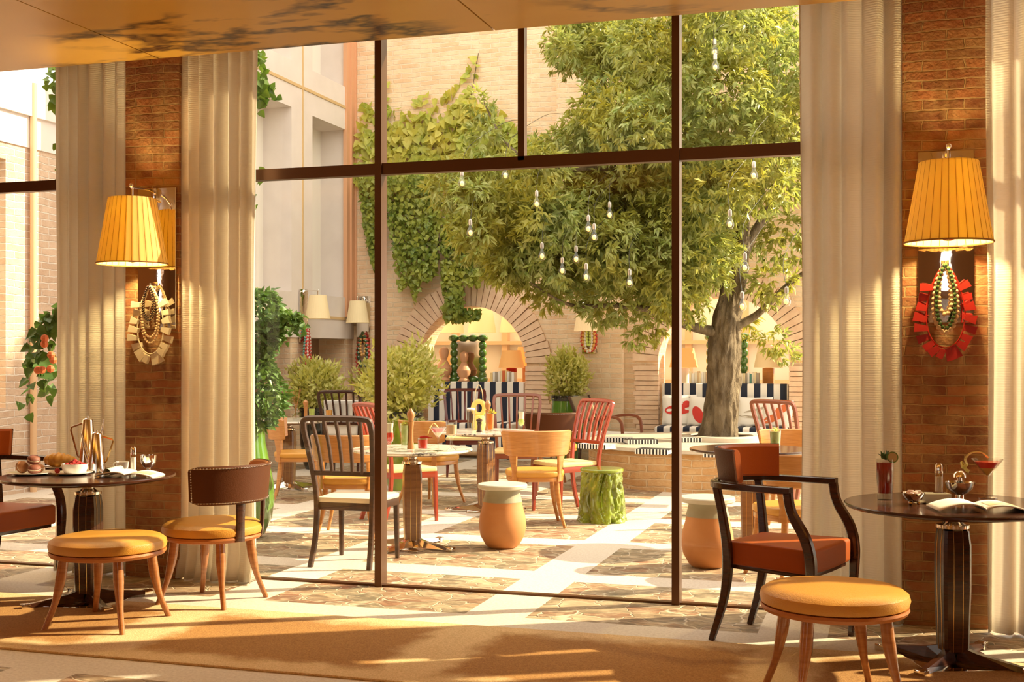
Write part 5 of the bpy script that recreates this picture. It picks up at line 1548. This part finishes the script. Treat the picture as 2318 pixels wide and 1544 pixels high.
for i in range(29):
    s = i / 28 * 2 - 1
    a = s * 1.15
    seg = 1 + 0.24 * abs(math.sin(i * PI / 4))
    rr = (0.012 + 0.034 * (1 - abs(s) ** 1.6)) * seg
    c = Vector((0.095 * math.sin(a), 0.06 * (1 - math.cos(a)) * 1.2, 0.0))
    tn = Vector((math.cos(a), math.sin(a), 0)); sd = Vector((-math.sin(a), math.cos(a), 0))
    R.append([tuple(c + sd * rr * math.cos(2 * PI * j / 16) + Vector((0, 0, rr * 0.85 * math.sin(2 * PI * j / 16) + 0.038))) for j in range(16)])
o = cro.rings(R).build('croissant', 'pastry', None, (pc.x + 0.01, pc.y + 0.07, ZT + 0.014), rz=0.3, smooth=80)
tag(o, 'golden croissant behind the macarons', 'croissant')
o = MB().lathe([(0, 0), (0.05, 0), (0.062, 0.006), (0.072, 0.035), (0.074, 0.056), (0.07, 0.056), (0.066, 0.03), (0.05, 0.012), (0, 0.01)], 40).build('bowl', 'porcelain', None, (pb.x + 0.012, pb.y + 0.01, ZT + 0.006))
tag(o, 'white ribbed bowl heaped with raspberries', 'bowl')
rb = MB()
for k in range(46):
    z = 1 - 2 * (k + .5) / 46; a = k * 2.4
    q = math.sqrt(1 - z * z)
    rb.sphere((0.0095 * q * math.cos(a), 0.0095 * q * math.sin(a), 0.0105 * z), 0.0036, 6)
rb.sphere((0, 0, 0), 0.0095, 8)
R0 = rb.build('raspberry', 'raspberry')
rr_ = random.Random(4)
spots = [(0.012 + 0.045 * math.cos(a), 0.01 + 0.045 * math.sin(a), 0.055) for a in [i * 2 * PI / 9 for i in range(9)]] + [(0.012 + 0.02 * math.cos(a), 0.01 + 0.02 * math.sin(a), 0.066) for a in (0.3, 1.8, 3.4, 4.9)] + [(0.012, 0.01, 0.076)] + [(-0.075, -0.035, 0.024), (-0.062, -0.05, 0.023)]
for i, s in enumerate(spots):
    o = R0 if i == 0 else R0.copy()
    if i: COL.objects.link(o)
    o.location = (pb.x + s[0], pb.y + s[1], ZT + s[2])
    o.rotation_euler = (rr_.uniform(0, 3), rr_.uniform(0, 3), 0)
    o.scale = (1.15,) * 3
    if i < len(spots) - 2: tag(o, 'red raspberry heaped in the white bowl', 'raspberry', 'raspberries in the bowl')
    else: tag(o, 'red raspberry lying on the plate beside the white bowl', 'raspberry', 'raspberries on the plate')
def pot(label, p, h, rb_, rt, rz):
    t = thing('coffee_pot', label, 'coffee pot', (p.x, p.y, ZT), rz, 'polished silver coffee pots')
    MB().lathe([(0, 0), (rb_, 0), (rb_ * 0.99, 0.01), (rt, h), (rt * 0.9, h + 0.004), (0, h + 0.004)], 32).build('body', 'chrome', t)
    MB().lathe([(0, h + 0.004), (rt * 0.95, h + 0.004), (rt * .6, h + 0.012), (0.004, h + 0.014), (0.004, h + 0.024), (0, h + 0.026)], 20).build('lid', 'chrome', t)
    MB().tube([(rb_ * .8, 0, h * .2), (rb_ * 1.35, 0, h * .62), (rb_ * 1.75, 0, h * 1.02)], [0.016, 0.010, 0.003], 10).build('spout', 'chrome', t)
    MB().tube([(-rt * .8, 0, h * .95), (-rb_ * 1.75, 0, h * .86), (-rb_ * 1.85, 0, h * .80), (-rb_ * 1.1, 0, h * .28), (-rb_ * .85, 0, h * .24)], 0.0055, 8).build('handle', 'wood_stool' if h > 0.25 else 'brass', t)
    return t
pot('tall polished silver coffee pot with wooden handle on the left table', fl(199, 1063, ZT), 0.30, 0.055, 0.030, rad(20))
pot('short polished silver coffee pot in front of the tall one', fl(219, 1068, ZT), 0.225, 0.052, 0.029, rad(200))
p = fl(277, 1066, ZT)
t = thing('cup', 'white coffee cup on its saucer behind the magazine on the left table', 'cup', (p.x, p.y, ZT), 0)
MB().lathe([(0, 0), (0.035, 0), (0.065, 0.008), (0.066, 0.011), (0.035, 0.005), (0, 0.005)], 32).build('saucer', 'porcelain', t)
MB().lathe([(0, 0.005), (0.024, 0.005), (0.034, 0.02), (0.039, 0.055), (0.036, 0.055), (0.031, 0.022), (0, 0.012)], 32).build('cup_body', 'porcelain', t)
MB().tube(spl([(-0.036, 0, 0.048), (-0.058, 0, 0.045), (-0.055, 0, 0.025), (-0.034, 0, 0.02)], 4), 0.004, 8).build('handle', 'porcelain', t)
shaker('slim glass shaker with steel cap on the left table before the brick pier', fl(302, 1064, ZT), 0.14, 0.036)
p = fl(336, 1071, ZT)
t = thing('silver_cup', 'polished silver footed cup at the right edge of the left table', 'cup', (p.x, p.y, ZT), 0)
MB().lathe([(0, 0), (0.025, 0), (0.024, 0.006), (0.012, 0.014), (0.012, 0.026), (0.03, 0.038), (0.043, 0.065), (0.046, 0.107), (0.043, 0.107), (0.039, 0.067), (0, 0.044)], 32).build('cup_body', 'chrome', t)
p = fl(295, 1078, ZT)
t = magazine('open magazine with one page rolled over on the left table', (p.x, p.y, ZT), rad(12), 0.17, 0.19, 0.02)
MB().grid(lambda u, v: (-0.10 + 0.022 * math.cos(u * 5.2 - 1.2), -0.095 + 0.19 * v, 0.030 + 0.022 * math.sin(u * 5.2 - 1.2)), 20, 4).build('rolled_page', 'paper_print', t)

# courtyard tables
def mill(label, px, py, d, h, mat='pepper_wood', r=0.028):
    x, y = pd(px, d)
    t = thing('pepper_mill', label, 'pepper mill', (x, y, ZT), 0, 'wooden pepper mills')
    MB().lathe([(0, 0), (r, 0), (r * .95, h * .06), (r * .7, h * .18), (r * .62, h * .45), (r * .8, h * .62), (r * .85, h * .68), (0, h * .68)], 24).build('body', mat, t)
    MB().lathe([(0, h * .68), (r * .7, h * .69), (r * .75, h * .73), (r * 1.05, h * .82), (r * 1.0, h * .90), (r * .5, h * .96), (r * .25, h), (0, h)], 24).build('head', mat, t)
mill('tall wooden pepper mill among the cocktails on the near marble table', 930, 0, 8.95, 0.30)
mill('tall wooden pepper mill on the further marble table', 1104, 0, 11.15, 0.285)
mill('short dark wooden pepper mill on the further marble table', 1085, 0, 10.95, 0.125, 'wood_brown')
mill('wooden pepper mill on the far left marble table', 692, 0, 12.95, 0.22)
def cdrink(label, px, d, kind, h, wd, liq, liq2=None):
    return drink('cocktail', label, pd(px, d), kind, h, wd, liq, 'cocktails', liq2)
x_ = cdrink('tall stemmed cocktail, red below and cream above, next to the bronze mullion', 882, 9.0, 'hurricane', 0.205, 0.066, 'liquid_scarlet', 'liquid_milk')
x_ = cdrink('tall mint green cocktail next to the pepper mill on the near marble table', 916, 8.95, 'highball', 0.19, 0.066, 'liquid_green'); mint(x_, (0, 0, 0.18), 8, 0.04, 'leaf_ivy', 3)
x_ = cdrink('short scarlet cocktail with a chilli on the near marble table', 957, 8.75, 'tumbler', 0.095, 0.078, 'liquid_scarlet')
MB().tube(spl([(-0.02, 0, 0.10), (0.02, -0.01, 0.105), (0.055, 0, 0.098), (0.075, 0, 0.102)], 4), [0.007, 0.009, 0.004, 0.001], 8).build('chilli', 'block_red', x_)
x_ = cdrink('pink martini with strawberry peel on the near marble table', 992, 8.75, 'martini', 0.175, 0.135, 'liquid_milk', 'liquid_pink'); peel(x_, [(0, 0, 0.17), (-0.03, 0, 0.20), (-0.05, 0, 0.19), (-0.07, 0, 0.15), (-0.08, 0, 0.12)])
x_ = cdrink('creamy coffee drink in a stemmed glass at the right of the near marble table', 1022, 8.85, 'goblet', 0.215, 0.085, 'bead_cream')
x_ = cdrink('tall glass with white foam on the further marble table', 1066, 11.0, 'highball', 0.205, 0.08, 'drink_glass')
MB().lathe([(0, 0.195), (0.037, 0.195), (0.039, 0.21), (0.03, 0.218), (0, 0.22)], 24).build('foam', 'porcelain', x_)
x_ = cdrink('orange fruit drink in a tall glass on the further marble table', 1110, 10.85, 'highball', 0.185, 0.072, 'liquid_orange'); mint(x_, (0.02, 0, 0.18), 7, 0.045, 'leaf_ivy', 5)
x_ = cdrink('lime green cocktail in a curvy glass behind the wooden chair back', 1180, 11.2, 'hurricane', 0.185, 0.065, 'liquid_lime', 'liquid_milk')
x_ = cdrink('clear drink with lime and mint on the table behind the right armchair', 1755, 8.95, 'highball', 0.14, 0.086, 'liquid_green'); mint(x_, (0, 0, 0.13), 9, 0.04, 'leaf_bush', 6)
x_ = cdrink('amber drink on the far left marble table', 745, 12.9, 'highball', 0.12, 0.075, 'liquid_amber')
x_ = cdrink('yellow drink on the far left marble table beside the pepper mill', 706, 13.05, 'highball', 0.13, 0.07, 'liquid_lime')
x, y = pd(720, 12.8)
o = MB().lathe([(0, 0), (0.04, 0), (0.06, 0.03), (0.055, 0.032), (0.035, 0.008), (0, 0.008)], 28).build('dish', 'porcelain', None, (x, y, ZT)); tag(o, 'small white dish on the far left marble table', 'dish')
x, y = pd(670, 12.9)
t = thing('bud_vase', 'clear bud vase with dry twigs on the far left marble table', 'vase', (x, y, ZT), 0)
MB().lathe([(0, 0), (0.035, 0), (0.04, 0.06), (0.016, 0.12), (0.018, 0.16), (0.014, 0.16), (0.012, 0.12), (0, 0.02)], 24, cap=False).build('vase', 'drink_glass', t)
tw = MB()
for k in range(5):
    a = k * 1.3
    tw.tube(spl([(0, 0, 0.02), (0.01 * math.cos(a), 0.01 * math.sin(a), 0.15), (0.06 * math.cos(a), 0.06 * math.sin(a), 0.34)], 4), 0.002, 5)
tw.build('twigs', 'pepper_wood', t)
x, y = pd(1084, 11.35)
t = thing('bag', 'yellow round straw bag with cream handles standing on the further marble table', 'bag', (x, y, ZT), rad(17))
MB().tube([(0.052 * math.cos(a), 0, 0.20 + 0.062 * math.sin(a)) for a in [2 * PI * i / 28 for i in range(28)]], 0.024, 10, close=True).build('bag_ring', 'print_yellow', t)
MB().lathe([(0, 0), (0.06, 0), (0.065, 0.05), (0.05, 0.13), (0, 0.135)], 24).build('bag_base', 'print_yellow', t)
for sy in (-0.02, 0.02):
    MB().tube(spl([(-0.04, sy, 0.25), (-0.03, sy, 0.36), (0, sy, 0.42), (0.03, sy, 0.36), (0.04, sy, 0.25)], 4), 0.004, 6).build('handle', 'bead_cream', t)
